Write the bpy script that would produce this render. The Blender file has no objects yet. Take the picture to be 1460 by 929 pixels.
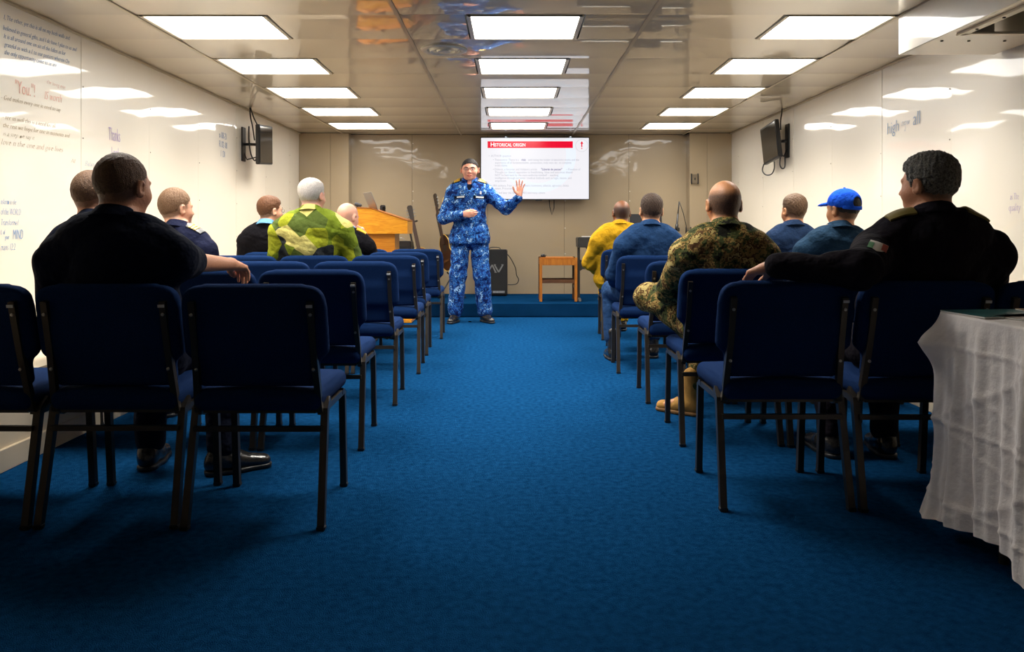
import bpy, bmesh, math, random
import numpy as np
from mathutils import Vector, Matrix
random.seed(7)
np.random.seed(7)
C = bpy.context.scene.collection
SC = bpy.context.scene
EYE = 1.04
F = 1100.0

# ------------------------------------------------------------- camera
cam_d = bpy.data.cameras.new('camera')
cam = bpy.data.objects.new('camera', cam_d)
C.objects.link(cam)
cam.location = (0, 0, EYE)
cam.rotation_euler = (math.pi / 2, 0, 0)
cam_d.sensor_width = 36.0
cam_d.lens = F / 1460 * 36.0
cam_d.shift_x = 0.0007
cam_d.shift_y = -138.5 / 1460
cam_d.clip_start = 0.05
SC.camera = cam

# ------------------------------------------------------------- world, exposure
w = bpy.data.worlds.new('world')
SC.world = w
w.use_nodes = True
w.node_tree.nodes['Background'].inputs[0].default_value = (0.5, 0.5, 0.5, 1)
w.node_tree.nodes['Background'].inputs[1].default_value = 0.02
SC.view_settings.view_transform = 'Standard'
SC.view_settings.look = 'None'
SC.view_settings.gamma = 1.0
SC.view_settings.use_curve_mapping = False
SC.view_settings.exposure = 0.0
SC.cycles.max_bounces = 8
SC.cycles.use_denoising = True
LIGHT_W = 21.5
LIGHT_SPREAD = 120.0
LIGHT_COL = (1.0, 0.95, 0.865)
ZC = EYE + 1.28            # ceiling height
ROW0, TILE = 4.63, 0.588   # ceiling rows
D_BACK, D_COL = 10.5, 10.32
XL, XR = -2.84, 2.95
BL, BR = -2.18, 2.39       # faces of the low ledges along the walls
Y0 = -1.6                  # room behind the camera
LIGHT_ROWS = (-2, 0, 2, 4, 6, 8)
LIGHT_X = ((-2.235, -1.485), (-0.262, 0.430), (1.660, 2.320))
for k in LIGHT_ROWS:
    for (xa, xb) in LIGHT_X:
        if k == -2 and xa > 1: continue
        ld = bpy.data.lights.new('panel_light', 'AREA')
        ld.shape = 'RECTANGLE'
        ld.size = xb - xa - 0.04
        ld.size_y = TILE - 0.04
        ld.energy = LIGHT_W * {-2: 0.95, 6: 0.85, 8: 0.5}.get(k, 1.0)
        ld.color = LIGHT_COL
        ld.spread = math.radians(LIGHT_SPREAD)
        lo = bpy.data.objects.new('panel_light', ld)
        lo.location = ((xa + xb) / 2, ROW0 + k * TILE + TILE / 2, ZC - 0.004)
        C.objects.link(lo)

# ------------------------------------------------------------- materials
MATS = {}
def lin(c):
    return tuple(((v / 255) / 12.92 if v / 255 <= 0.04045 else ((v / 255 + 0.055) / 1.055) ** 2.4) for v in c)

def mat(name, col=(0.5, 0.5, 0.5), rough=0.5, metal=0.0, coat=0.0, noise=None, bump=None, emit=None,
        sheen=0.0, sss=0.0, ior=1.5, spec=0.5, coat_rough=0.03):
    """noise=(scale, colour2, contrast) mixes a second colour; bump=(scale, distance)"""
    if name in MATS:
        return MATS[name]
    m = bpy.data.materials.new(name)
    m.use_nodes = True
    nt = m.node_tree
    b = nt.nodes['Principled BSDF']
    b.inputs['Base Color'].default_value = (*col, 1)
    b.inputs['Roughness'].default_value = rough
    b.inputs['Metallic'].default_value = metal
    b.inputs['Coat Weight'].default_value = coat
    b.inputs['Coat Roughness'].default_value = coat_rough
    b.inputs['IOR'].default_value = ior
    b.inputs['Specular IOR Level'].default_value = spec
    b.inputs['Sheen Weight'].default_value = sheen
    if sss:
        b.inputs['Subsurface Weight'].default_value = sss
        b.inputs['Subsurface Radius'].default_value = (0.02, 0.008, 0.004)
    tc = nt.nodes.new('ShaderNodeTexCoord')
    if noise:
        n = nt.nodes.new('ShaderNodeTexNoise')
        n.inputs['Scale'].default_value = noise[0]
        n.inputs['Detail'].default_value = 5
        nt.links.new(tc.outputs['Object'], n.inputs['Vector'])
        r = nt.nodes.new('ShaderNodeValToRGB')
        cc = noise[2] if len(noise) > 2 else 0.2
        r.color_ramp.elements[0].position = 0.5 - cc / 2
        r.color_ramp.elements[1].position = 0.5 + cc / 2
        r.color_ramp.elements[0].color = (*col, 1)
        r.color_ramp.elements[1].color = (*noise[1], 1)
        nt.links.new(n.outputs['Fac'], r.inputs[0])
        nt.links.new(r.outputs[0], b.inputs['Base Color'])
    if bump:
        n = nt.nodes.new('ShaderNodeTexNoise')
        n.inputs['Scale'].default_value = bump[0]
        n.inputs['Detail'].default_value = bump[2] if len(bump) > 2 else 4
        nt.links.new(tc.outputs['Object'], n.inputs['Vector'])
        bp = nt.nodes.new('ShaderNodeBump')
        bp.inputs['Distance'].default_value = bump[1]
        bp.inputs['Strength'].default_value = 1.0
        nt.links.new(n.outputs['Fac'], bp.inputs['Height'])
        nt.links.new(bp.outputs[0], b.inputs['Normal'])
        nt.links.new(bp.outputs[0], b.inputs['Coat Normal'])
    if emit:
        b.inputs['Emission Color'].default_value = (*emit[0], 1)
        b.inputs['Emission Strength'].default_value = emit[1]
    MATS[name] = m
    return m

def camo(name, kind, cols, scale, rough=0.9):
    if name in MATS:
        return MATS[name]
    m = mat(name, (0.2, 0.2, 0.2), rough, bump=(11, 0.030, 3), spec=0.1)
    nt = m.node_tree
    b = nt.nodes['Principled BSDF']
    tc = nt.nodes.new('ShaderNodeTexCoord')
    r = nt.nodes.new('ShaderNodeValToRGB')
    r.color_ramp.interpolation = 'CONSTANT'
    while len(r.color_ramp.elements) < len(cols):
        r.color_ramp.elements.new(0.5)
    for e, (p, c) in zip(r.color_ramp.elements, cols):
        e.position = p
        e.color = (*lin(c), 1)
    if kind == 'splinter':
        v = nt.nodes.new('ShaderNodeTexVoronoi')
        v.inputs['Scale'].default_value = scale
        nt.links.new(tc.outputs['Object'], v.inputs['Vector'])
        s = nt.nodes.new('ShaderNodeSeparateColor')
        nt.links.new(v.outputs['Color'], s.inputs[0])
        nt.links.new(s.outputs[0], r.inputs[0])
    else:
        sn = nt.nodes.new('ShaderNodeVectorMath')
        sn.operation = 'SNAP'
        g = 0.006
        sn.inputs[1].default_value = (g, g, g)
        nt.links.new(tc.outputs['Object'], sn.inputs[0])
        n = nt.nodes.new('ShaderNodeTexNoise')
        n.inputs['Scale'].default_value = scale
        n.inputs['Detail'].default_value = 4
        n.inputs['Roughness'].default_value = 0.7
        n.inputs['Distortion'].default_value = 0.6
        nt.links.new(sn.outputs[0], n.inputs['Vector'])
        nt.links.new(n.outputs['Fac'], r.inputs[0])
    nt.links.new(r.outputs[0], b.inputs['Base Color'])
    return m

def skin(name, col, haircol, rough=0.5):
    if name in MATS:
        return MATS[name]
    m = mat(name, col, rough, sss=0.08, bump=(120, 0.0015))
    nt = m.node_tree
    b = nt.nodes['Principled BSDF']
    at = nt.nodes.new('ShaderNodeAttribute')
    at.attribute_name = 'stubble'
    n = nt.nodes.new('ShaderNodeTexNoise')
    n.inputs['Scale'].default_value = 260
    tc = nt.nodes.new('ShaderNodeTexCoord')
    nt.links.new(tc.outputs['Object'], n.inputs['Vector'])
    ma = nt.nodes.new('ShaderNodeMath')
    ma.operation = 'MULTIPLY_ADD'
    ma.inputs[1].default_value = 0.5
    ma.inputs[2].default_value = -0.25
    nt.links.new(n.outputs['Fac'], ma.inputs[0])
    ad = nt.nodes.new('ShaderNodeMath')
    ad.use_clamp = True
    mu = nt.nodes.new('ShaderNodeMath')
    mu.operation = 'MULTIPLY'
    nt.links.new(at.outputs['Fac'], mu.inputs[0])
    nt.links.new(ma.outputs[0], mu.inputs[1])
    nt.links.new(at.outputs['Fac'], ad.inputs[0])
    nt.links.new(mu.outputs[0], ad.inputs[1])
    mx = nt.nodes.new('ShaderNodeMix')
    mx.data_type = 'RGBA'
    nt.links.new(ad.outputs[0], mx.inputs[0])
    mx.inputs[6].default_value = (*col, 1)
    mx.inputs[7].default_value = (*haircol, 1)
    nt.links.new(mx.outputs[2], b.inputs['Base Color'])
    return m

def wood(name, c1, c2, rough=0.35, scale=(1.2, 14, 14)):
    if name in MATS:
        return MATS[name]
    m = mat(name, c1, rough, coat=0.25)
    nt = m.node_tree
    b = nt.nodes['Principled BSDF']
    tc = nt.nodes.new('ShaderNodeTexCoord')
    mp = nt.nodes.new('ShaderNodeMapping')
    mp.inputs['Scale'].default_value = scale
    n = nt.nodes.new('ShaderNodeTexNoise')
    n.inputs['Scale'].default_value = 3
    n.inputs['Detail'].default_value = 6
    n.inputs['Distortion'].default_value = 1.2
    r = nt.nodes.new('ShaderNodeValToRGB')
    r.color_ramp.elements[0].position = 0.35
    r.color_ramp.elements[1].position = 0.65
    r.color_ramp.elements[0].color = (*c1, 1)
    r.color_ramp.elements[1].color = (*c2, 1)
    nt.links.new(tc.outputs['Object'], mp.inputs[0])
    nt.links.new(mp.outputs[0], n.inputs['Vector'])
    nt.links.new(n.outputs['Fac'], r.inputs[0])
    nt.links.new(r.outputs[0], b.inputs['Base Color'])
    return m

M_WALL = mat('wall_laminate', lin((232, 225, 210)), 0.35, coat=0.8, coat_rough=0.035, bump=(1.6, 0.010, 1))
M_BACKW = mat('back_wall_laminate', lin((156, 139, 112)), 0.4, coat=0.6, coat_rough=0.04, bump=(2.2, 0.012, 2))
M_CEIL = mat('ceiling_enamel', lin((190, 178, 156)), 0.3, metal=0.25, coat=1.0, coat_rough=0.02, ior=1.6)
M_CEIL.node_tree.nodes['Principled BSDF'].inputs['Coat IOR'].default_value = 1.8
M_RAIL = mat('ceiling_rail', lin((176, 164, 142)), 0.35, metal=0.3)
M_GAP = mat('dark_gap', (0.01, 0.01, 0.009), 0.9)
M_CARPET = mat('carpet', (0.004, 0.048, 0.145), 1.0, noise=(38, (0.011, 0.092, 0.255), 0.45), bump=(260, 0.02, 3), spec=0.0)
M_CARPET2 = mat('carpet_dark', (0.003, 0.030, 0.088), 1.0, noise=(5, (0.005, 0.042, 0.12), 0.5), bump=(380, 0.012, 3), spec=0.0)
M_BASE = mat('painted_trim', lin((222, 205, 178)), 0.4, coat=0.3)
M_BLACK = mat('black_plastic', (0.012, 0.012, 0.013), 0.4)
M_SCREEN = mat('dark_screen', (0.008, 0.008, 0.008), 0.12, coat=0.5)
M_METAL = mat('grey_metal', (0.35, 0.34, 0.32), 0.3, metal=0.9)
M_RIVET = mat('rivet_steel', (0.30, 0.27, 0.22), 0.4, metal=0.5)

# ------------------------------------------------------------- mesh helpers
class MB:
    def __init__(s):
        s.v, s.f = [], []
    def add(s, vs, fs):
        o = len(s.v)
        s.v += [tuple(v) for v in vs]
        s.f += [tuple(i + o for i in f) for f in fs]
        return s
    def box(s, c, d, R=None, ch=0.0):
        """centre, full dimensions, optional rotation, chamfer of the edges"""
        bm = bmesh.new()
        bmesh.ops.create_cube(bm, size=1.0)
        for v in bm.verts:
            v.co = Vector((v.co.x * d[0], v.co.y * d[1], v.co.z * d[2]))
        if ch:
            bmesh.ops.bevel(bm, geom=list(bm.edges), offset=ch, segments=2, affect='EDGES')
        M = R.to_3x3() if R is not None else Matrix.Identity(3)
        vs = [M @ v.co + Vector(c) for v in bm.verts]
        bm.verts.index_update()
        fs = [[v.index for v in f.verts] for f in bm.faces]
        bm.free()
        return s.add(vs, fs)
    def tube(s, pts, r, n=10, square=False, caps=True):
        pts = [Vector(p) for p in pts]
        rs = r if isinstance(r, (list, tuple)) else [r] * len(pts)
        if square:
            n = 4
        up = None
        vs = []
        for i, p in enumerate(pts):
            t = (pts[min(i + 1, len(pts) - 1)] - pts[max(i - 1, 0)]).normalized()
            if up is None:
                up = Vector((0, 0, 1)) if abs(t.z) < 0.9 else Vector((0, 1, 0))
            a = t.cross(up).normalized()
            b = a.cross(t).normalized()
            up = b
            for k in range(n):
                an = 2 * math.pi * (k + 0.5) / n
                q = rs[i] * (1.414 if square else 1)
                vs.append(p + a * (math.cos(an) * q) + b * (math.sin(an) * q))
        fs = []
        for i in range(len(pts) - 1):
            for k in range(n):
                fs.append((i * n + k, i * n + (k + 1) % n, (i + 1) * n + (k + 1) % n, (i + 1) * n + k))
        if caps:
            fs.append(tuple(range(n))[::-1])
            fs.append(tuple((len(pts) - 1) * n + k for k in range(n)))
        return s.add(vs, fs)
    def lathe(s, prof, n=24, c=(0, 0, 0)):
        vs = []
        for (r, z) in prof:
            for k in range(n):
                a = 2 * math.pi * k / n
                vs.append((c[0] + r * math.cos(a), c[1] + r * math.sin(a), c[2] + z))
        fs = []
        for i in range(len(prof) - 1):
            for k in range(n):
                fs.append((i * n + k, i * n + (k + 1) % n, (i + 1) * n + (k + 1) % n, (i + 1) * n + k))
        return s.add(vs, fs)
    def prism(s, poly, axis, a, b):
        """polygon given in the other two axes, extruded along axis from a to b"""
        def P(u, v, t):
            return {'x': (t, u, v), 'y': (u, t, v), 'z': (u, v, t)}[axis]
        n = len(poly)
        vs = [P(u, v, a) for u, v in poly] + [P(u, v, b) for u, v in poly]
        fs = [tuple(range(n))[::-1], tuple(range(n, 2 * n))]
        fs += [(i, (i + 1) % n, n + (i + 1) % n, n + i) for i in range(n)]
        return s.add(vs, fs)
    def mesh(s, name):
        me = bpy.data.meshes.new(name)
        me.from_pydata(s.v, [], s.f)
        bm = bmesh.new()
        bm.from_mesh(me)
        bmesh.ops.recalc_face_normals(bm, faces=bm.faces)
        bm.to_mesh(me)
        bm.free()
        me.update()
        return me
    def obj(s, name, m, parent=None, smooth=False, loc=None):
        return link(s.mesh(name), name, m, parent, smooth, loc)

def link(me, name, m, parent=None, smooth=False, loc=None):
    if m is not None and len(me.materials) == 0:
        me.materials.append(m)
    if smooth:
        me.polygons.foreach_set('use_smooth', [True] * len(me.polygons))
        if smooth == 'auto':
            try:
                me.set_sharp_from_angle(angle=math.radians(40))
            except Exception:
                pass
    o = bpy.data.objects.new(name, me)
    C.objects.link(o)
    if parent is not None:
        o.parent = parent
    if loc is not None:
        o.location = loc
    return o

def tag(o, label=None, cat=None, group=None, kind=None):
    if label: o['label'] = label
    if cat: o['category'] = cat
    if group: o['group'] = group
    if kind: o['kind'] = kind
    return o

def thing(name, label, cat, loc=(0, 0, 0), rz=0.0, group=None):
    o = bpy.data.objects.new(name, None)
    C.objects.link(o)
    o.location = loc
    o.rotation_euler = (0, 0, rz)
    o.empty_display_size = 0.1
    return tag(o, label, cat, group)

def RZ(a): return Matrix.Rotation(a, 3, 'Z')
def RX(a): return Matrix.Rotation(a, 3, 'X')
def RY(a): return Matrix.Rotation(a, 3, 'Y')

def text_mesh(body, size, depth=0.0006, shear=0.0, xs=1.0, bold=0.0, align='LEFT'):
    cu = bpy.data.curves.new('text', 'FONT')
    cu.body = body
    cu.size = size
    cu.shear = shear
    cu.extrude = depth
    cu.offset = bold
    cu.resolution_u = 2
    cu.align_x = align
    o = bpy.data.objects.new('text', cu)
    C.objects.link(o)
    me = bpy.data.meshes.new_from_object(o)
    bpy.data.objects.remove(o)
    bpy.data.curves.remove(cu)
    me.materials.clear()
    if xs != 1.0:
        me.transform(Matrix.Diagonal((xs, 1, 1, 1)))
    return me

def at(px, py, D):
    """point seen at pixel (px, py) at distance D down the room"""
    return Vector(((px - 729) * D / F, D, EYE - (py - 326) * D / F))

# ------------------------------------------------------------- signed distance modelling
class SDF:
    """solid shapes blended on a grid and skinned with surface nets"""
    def __init__(s, h):
        s.h = h
        s.ops = []
        s.lo = np.array([9e9] * 3)
        s.hi = -s.lo
    def _grow(s, lo, hi):
        s.lo = np.minimum(s.lo, lo)
        s.hi = np.maximum(s.hi, hi)
    def cap(s, a, b, ra, rb=None, k=0.03, sub=False, flat=None):
        a, b = np.array(a, float), np.array(b, float)
        rb = ra if rb is None else rb
        r = max(ra, rb)
        lo, hi = np.minimum(a, b) - r, np.maximum(a, b) + r
        if not sub: s._grow(lo, hi)
        ba = b - a
        L = max(float(ba @ ba), 1e-9)
        def fn(P):
            q = P - a
            bb, LL = ba, L
            if flat is not None:
                n, f = np.array(flat[0], float), flat[1]
                n = n / np.linalg.norm(n)
                q = q + (q @ n)[..., None] * n * (f - 1)
                bb = ba + (ba @ n) * n * (f - 1)
                LL = max(float(bb @ bb), 1e-9)
            t = np.clip((q @ bb) / LL, 0, 1)
            return np.linalg.norm(q - t[..., None] * bb, axis=-1) - (ra + (rb - ra) * t)
        s.ops.append(('sub' if sub else 'u', fn, lo, hi, k))
        return s
    def ell(s, c, r, R=None, k=0.03, sub=False):
        c, r = np.array(c, float), np.array(r, float)
        R = np.eye(3) if R is None else np.array(R)
        e = np.abs(R) @ r
        lo, hi = c - e, c + e
        if not sub: s._grow(lo, hi)
        def fn(P):
            q = (P - c) @ R
            k0 = np.linalg.norm(q / r, axis=-1)
            k1 = np.linalg.norm(q / (r * r), axis=-1) + 1e-9
            return np.maximum(k0 * (k0 - 1) / k1, -float(r.min()))
        s.ops.append(('sub' if sub else 'u', fn, lo, hi, k))
        return s
    def box(s, c, half, rnd=0.01, R=None, k=0.02, sub=False):
        c, half = np.array(c, float), np.array(half, float)
        R = np.eye(3) if R is None else np.array(R)
        e = np.abs(R) @ half
        lo, hi = c - e, c + e
        if not sub: s._grow(lo, hi)
        def fn(P):
            q = np.abs((P - c) @ R) - (half - rnd)
            return np.linalg.norm(np.maximum(q, 0), axis=-1) + np.minimum(q.max(-1), 0) - rnd
        s.ops.append(('sub' if sub else 'u', fn, lo, hi, k))
        return s
    def ring(s, c, rx, ry, hh, th, R=None, k=0.008, flare=0.0):
        c = np.array(c, float)
        R = np.eye(3) if R is None else np.array(R)
        e = np.array([max(rx, ry) + th + abs(flare) * hh + hh] * 3)
        lo, hi = c - e, c + e
        s._grow(lo, hi)
        def fn(P):
            q = (P - c) @ R
            m = min(rx, ry)
            rad = (np.sqrt((q[..., 0] / rx) ** 2 + (q[..., 1] / ry) ** 2) - 1) * m + flare * q[..., 2]
            d1 = np.abs(rad) - th * 0.5
            d2 = np.abs(q[..., 2]) - hh
            return np.sqrt(np.maximum(d1, 0) ** 2 + np.maximum(d2, 0) ** 2) + np.minimum(np.maximum(d1, d2), 0) - th * 0.5
        s.ops.append(('u', fn, lo, hi, k))
        return s
    def plane(s, p, n, k=0.004):
        """removes what lies on the side n points to"""
        p, n = np.array(p, float), np.array(n, float)
        n = n / np.linalg.norm(n)
        s.ops.append(('i', lambda P: (P - p) @ n, None, None, k))
        return s
    def field(s, fn):
        s.ops.append(('d', fn, None, None, 0))
        return s
    def build(s):
        h = s.h
        pad = 4 * h + 0.012
        lo, hi = s.lo - pad, s.hi + pad
        n = np.ceil((hi - lo) / h).astype(int) + 1
        A = np.full(n, 0.2, np.float32)
        ax = [lo[i] + h * np.arange(n[i]) for i in range(3)]
        def grid(i0, i1):
            g = np.stack(np.meshgrid(*[ax[i][i0[i]:i1[i]] for i in range(3)], indexing='ij'), -1)
            return g
        for kind, fn, a, b, k in s.ops:
            if kind in ('u', 'sub'):
                m = k + 2 * h + 0.004
                i0 = np.clip(np.floor((a - m - lo) / h).astype(int), 0, n)
                i1 = np.clip(np.ceil((b + m - lo) / h).astype(int) + 1, 0, n)
                if (i1 <= i0).any(): continue
                sl = tuple(slice(i0[i], i1[i]) for i in range(3))
                d = fn(grid(i0, i1))
                v = A[sl]
                if kind == 'u':
                    hh = np.maximum(k - np.abs(v - d), 0) / k
                    A[sl] = np.minimum(v, d) - hh * hh * k * 0.25
                else:
                    d = -d
                    hh = np.maximum(k - np.abs(v - d), 0) / k
                    A[sl] = np.maximum(v, d) + hh * hh * k * 0.25
            else:
                i0 = np.zeros(3, int)
                # slab by slab to keep memory low
                for x in range(0, n[0], 24):
                    x1 = min(x + 24, n[0])
                    g = grid((x, 0, 0), (x1, n[1], n[2]))
                    v = A[x:x1]
                    if kind == 'i':
                        d = fn(g)
                        hh = np.maximum(k - np.abs(v - d), 0) / k
                        A[x:x1] = np.maximum(v, d) + hh * hh * k * 0.25
                    else:
                        near = np.abs(v) < 0.03
                        if near.any():
                            v[near] += fn(g[near])
        return surface_net(A, lo, h)

CORN = np.array([(0,0,0),(1,0,0),(0,1,0),(1,1,0),(0,0,1),(1,0,1),(0,1,1),(1,1,1)])
EDG = [(0,1),(2,3),(4,5),(6,7),(0,2),(1,3),(4,6),(5,7),(0,4),(1,5),(2,6),(3,7)]
def surface_net(A, lo, h):
    ins = A < 0
    n = A.shape
    cnt = np.zeros((n[0]-1, n[1]-1, n[2]-1), np.int8)
    for c in CORN:
        cnt += ins[c[0]:n[0]-1+c[0], c[1]:n[1]-1+c[1], c[2]:n[2]-1+c[2]]
    act = (cnt > 0) & (cnt < 8)
    idx = np.argwhere(act)
    ids = np.full(cnt.shape, -1, np.int64)
    ids[act] = np.arange(len(idx))
    vals = np.stack([A[idx[:,0]+c[0], idx[:,1]+c[1], idx[:,2]+c[2]] for c in CORN], 1)
    acc = np.zeros((len(idx), 3))
    num = np.zeros(len(idx))
    for a, b in EDG:
        va, vb = vals[:, a], vals[:, b]
        m = (va < 0) != (vb < 0)
        t = np.where(m, va / np.where(m, va - vb, 1), 0)
        p = CORN[a] + t[:, None] * (CORN[b] - CORN[a])
        acc += p * m[:, None]
        num += m
    V = lo + h * (idx + acc / num[:, None])
    quads = []
    for ax in range(3):
        u, w_ = (ax + 1) % 3, (ax + 2) % 3
        s0 = [slice(None)] * 3; s1 = [slice(None)] * 3
        s0[ax] = slice(0, n[ax]-1); s1[ax] = slice(1, n[ax])
        for q in (u, w_):
            s0[q] = slice(1, n[q]-1); s1[q] = slice(1, n[q]-1)
        a, b = ins[tuple(s0)], ins[tuple(s1)]
        for flag, m in ((0, a & ~b), (1, ~a & b)):
            e = np.argwhere(m)
            if not len(e): continue
            e[:, u] += 1; e[:, w_] += 1
            def cell(du, dw):
                c = e.copy(); c[:, u] -= du; c[:, w_] -= dw
                return ids[c[:,0], c[:,1], c[:,2]]
            Q = np.stack([cell(1,1), cell(0,1), cell(0,0), cell(1,0)], 1)
            quads.append(Q if flag == 0 else Q[:, ::-1])
    Fq = np.concatenate(quads)
    return V, Fq

def np_mesh(name, V, Fq):
    me = bpy.data.meshes.new(name)
    me.vertices.add(len(V))
    me.vertices.foreach_set('co', np.asarray(V, np.float32).ravel())
    me.loops.add(len(Fq) * 4)
    me.loops.foreach_set('vertex_index', Fq.ravel().astype(np.int32))
    me.polygons.add(len(Fq))
    me.polygons.foreach_set('loop_start', np.arange(0, len(Fq) * 4, 4, dtype=np.int32))
    me.polygons.foreach_set('use_smooth', np.ones(len(Fq), bool))
    me.update(calc_edges=True)
    return me

def sdf_obj(s, name, m, parent=None, T=None):
    V, Fq = s.build()
    me = np_mesh(name, V, Fq)
    return link(me, name, m, parent), V

# ------------------------------------------------------------- the room shell
def struct(name, mb, m):
    return tag(mb.obj(name, m), kind='structure')

floor = struct('floor', MB().box(((XL + XR) / 2, (Y0 + D_BACK) / 2, -0.05), (XR - XL + 0.4, D_BACK - Y0 + 0.4, 0.1)), M_CARPET)

PLAT_Y, PLAT_Z = 9.08, 0.157
struct('trim_1', MB().box(((BL + BR) / 2, (PLAT_Y + D_BACK) / 2, PLAT_Z / 2), (BR - BL, D_BACK - PLAT_Y, PLAT_Z), ch=0.012), M_CARPET2)['label'] = 'low carpeted platform across the front of the room'

# ceiling: a dark plenum slab with separate enamelled panels and rails
ceil = struct('ceiling', MB().box(((XL + XR) / 2, (Y0 + D_BACK) / 2, ZC + 0.10), (XR - XL + 0.4, D_BACK - Y0 + 0.4, 0.1)), M_GAP)
G = 0.006
SAG = 0.005
pmeshes = {}
def ceiling_panel(xa, xb, ya, yb):
    key = (round(xb - xa, 3), round(yb - ya, 3))
    if key not in pmeshes:
        w_, d_ = key
        mb = MB()                     # thin sheet sagging a little between its rails
        n = 10
        hw_, hd_ = w_ / 2 - G, d_ / 2 - G
        vs = []
        for j in range(n + 1):
            t_ = -1 + 2 * j / n
            z_ = -SAG * (1 - t_ * t_) * min(1.0, (d_ / TILE) ** 2)
            vs += [(-hw_, hd_ * t_, z_), (hw_, hd_ * t_, z_), (hw_, hd_ * t_, z_ + 0.012), (-hw_, hd_ * t_, z_ + 0.012)]
        fs = [(0, 1, 2, 3), (4 * n, 4 * n + 3, 4 * n + 2, 4 * n + 1)]
        for j in range(n):
            for q in range(4):
                fs.append((4 * j + q, 4 * j + (q + 1) % 4, 4 * j + 4 + (q + 1) % 4, 4 * j + 4 + q))
        me = mb.add(vs, fs).mesh('panel')
        me.polygons.foreach_set('use_smooth', [True] * len(me.polygons))
        me.set_sharp_from_angle(angle=math.radians(30))
        me.materials.append(M_CEIL)
        pmeshes[key] = me
    o = bpy.data.objects.new('panel', pmeshes[key])
    C.objects.link(o)
    o.parent = ceil
    o.location = ((xa + xb) / 2, (ya + yb) / 2, ZC + 0.003 + random.uniform(0, 0.0015))
    o.rotation_euler = (math.radians(-0.35 + random.uniform(-0.25, 0.25)), math.radians(random.uniform(-0.10, 0.10)), 0)
RAILS = (-2.26, -0.682, 0.834, 2.335)
XS = (XL, *RAILS, XR)
for k in range(-10, 11):
    ya, yb = ROW0 + k * TILE, ROW0 + (k + 1) * TILE
    if k == 9: yb = D_COL
    if k == 10: ya, yb = D_COL, D_BACK
    for c in range(5):
        xa, xb = XS[c], XS[c + 1]
        if k == 10 and c in (0, 4): continue
        if c == 4 and yb < ROW0 + 0.1: continue
        if k % 2 == 0 and -2 <= k < 10 and c in (1, 2, 3):
            la, lb = LIGHT_X[c - 1]
            la -= 0.014; lb += 0.014
            if la - xa > 0.05: ceiling_panel(xa, la, ya, yb)
            if xb - lb > 0.05: ceiling_panel(lb, xb, ya, yb)
        else:
            ceiling_panel(xa, xb, ya, yb)
for x in RAILS:
    MB().box((x, (Y0 + D_BACK) / 2, ZC - 0.003), (0.024, D_BACK - Y0, 0.006), ch=0.0015).box((x, (Y0 + D_BACK) / 2, ZC + 0.02), (0.006, D_BACK - Y0, 0.04)).obj('grid_rail', M_RAIL, ceil)

# ceiling light fixtures, each a thing of its own
M_DIFF = mat('diffuser_lit', (0.9, 0.9, 0.88), 0.4, emit=((1.0, 0.975, 0.93), 9.0))
M_DIFF_OFF = mat('diffuser_off', (0.55, 0.55, 0.52), 0.4)
M_FIX = mat('fixture_frame', lin((205, 196, 176)), 0.35, metal=0.2)
row_words = {-2: 'overhead', 0: 'nearest visible', 2: 'second', 4: 'third', 6: 'fourth', 8: 'farthest'}
col_words = ('left column beside the left wall', 'middle column over the aisle', 'right column beside the right wall')
for k in range(-2, 10, 2):
    for ci, (xa, xb) in enumerate(LIGHT_X):
        lit = k in LIGHT_ROWS and not (k == -2 and xa > 1)
        if not lit and k < -4: 
            pass
        xc, yc = (xa + xb) / 2, ROW0 + (k + 0.5) * TILE
        if lit:
            lab = '%s lit ceiling light panel of the %s' % (row_words[k], col_words[ci])
        else:
            lab = 'unlit ceiling light panel beside the duct casing, nearest the camera'
        t = thing('ceiling_light', lab, 'ceiling light', (xc, yc, ZC), 0, 'recessed ceiling light panels')
        W_, D_ = xb - xa, TILE
        fr = MB()
        for sx in (-1, 1):
            fr.box((sx * (W_ / 2 - 0.004), 0, 0.010), (0.026, D_ - 0.01, 0.028), ch=0.002)
            fr.box((0, sx * (D_ / 2 - 0.012), 0.010), (W_, 0.014, 0.028), ch=0.002)
        fr.obj('frame', M_FIX, t)
        MB().box((0, 0, 0.012), (W_ - 0.03, D_ - 0.032, 0.010), ch=0.002).obj('diffuser', M_DIFF if lit else M_DIFF_OFF, t)

# round air diffuser
t = thing('ceiling_vent', 'round cream air diffuser in the ceiling left of the middle lights', 'vent', (-0.48, 5.50, ZC))
MB().lathe([(0.165, 0.0), (0.165, -0.010), (0.150, -0.018), (0.120, -0.012), (0.112, 0.004)], 40).obj('outer_ring', M_FIX, t, 'auto')
MB().lathe([(0.108, -0.004), (0.098, -0.022), (0.080, -0.018), (0.070, 0.004)], 40).obj('inner_ring', M_FIX, t, 'auto')
MB().lathe([(0.0, -0.026), (0.048, -0.022), (0.055, -0.012), (0.040, 0.0)], 32).obj('centre_cone', M_FIX, t, 'auto')
MB().lathe([(0.0, -0.0005), (0.115, -0.0005), (0.115, 0.002), (0.0, 0.002)], 32).obj('throat', M_GAP, t)

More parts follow.
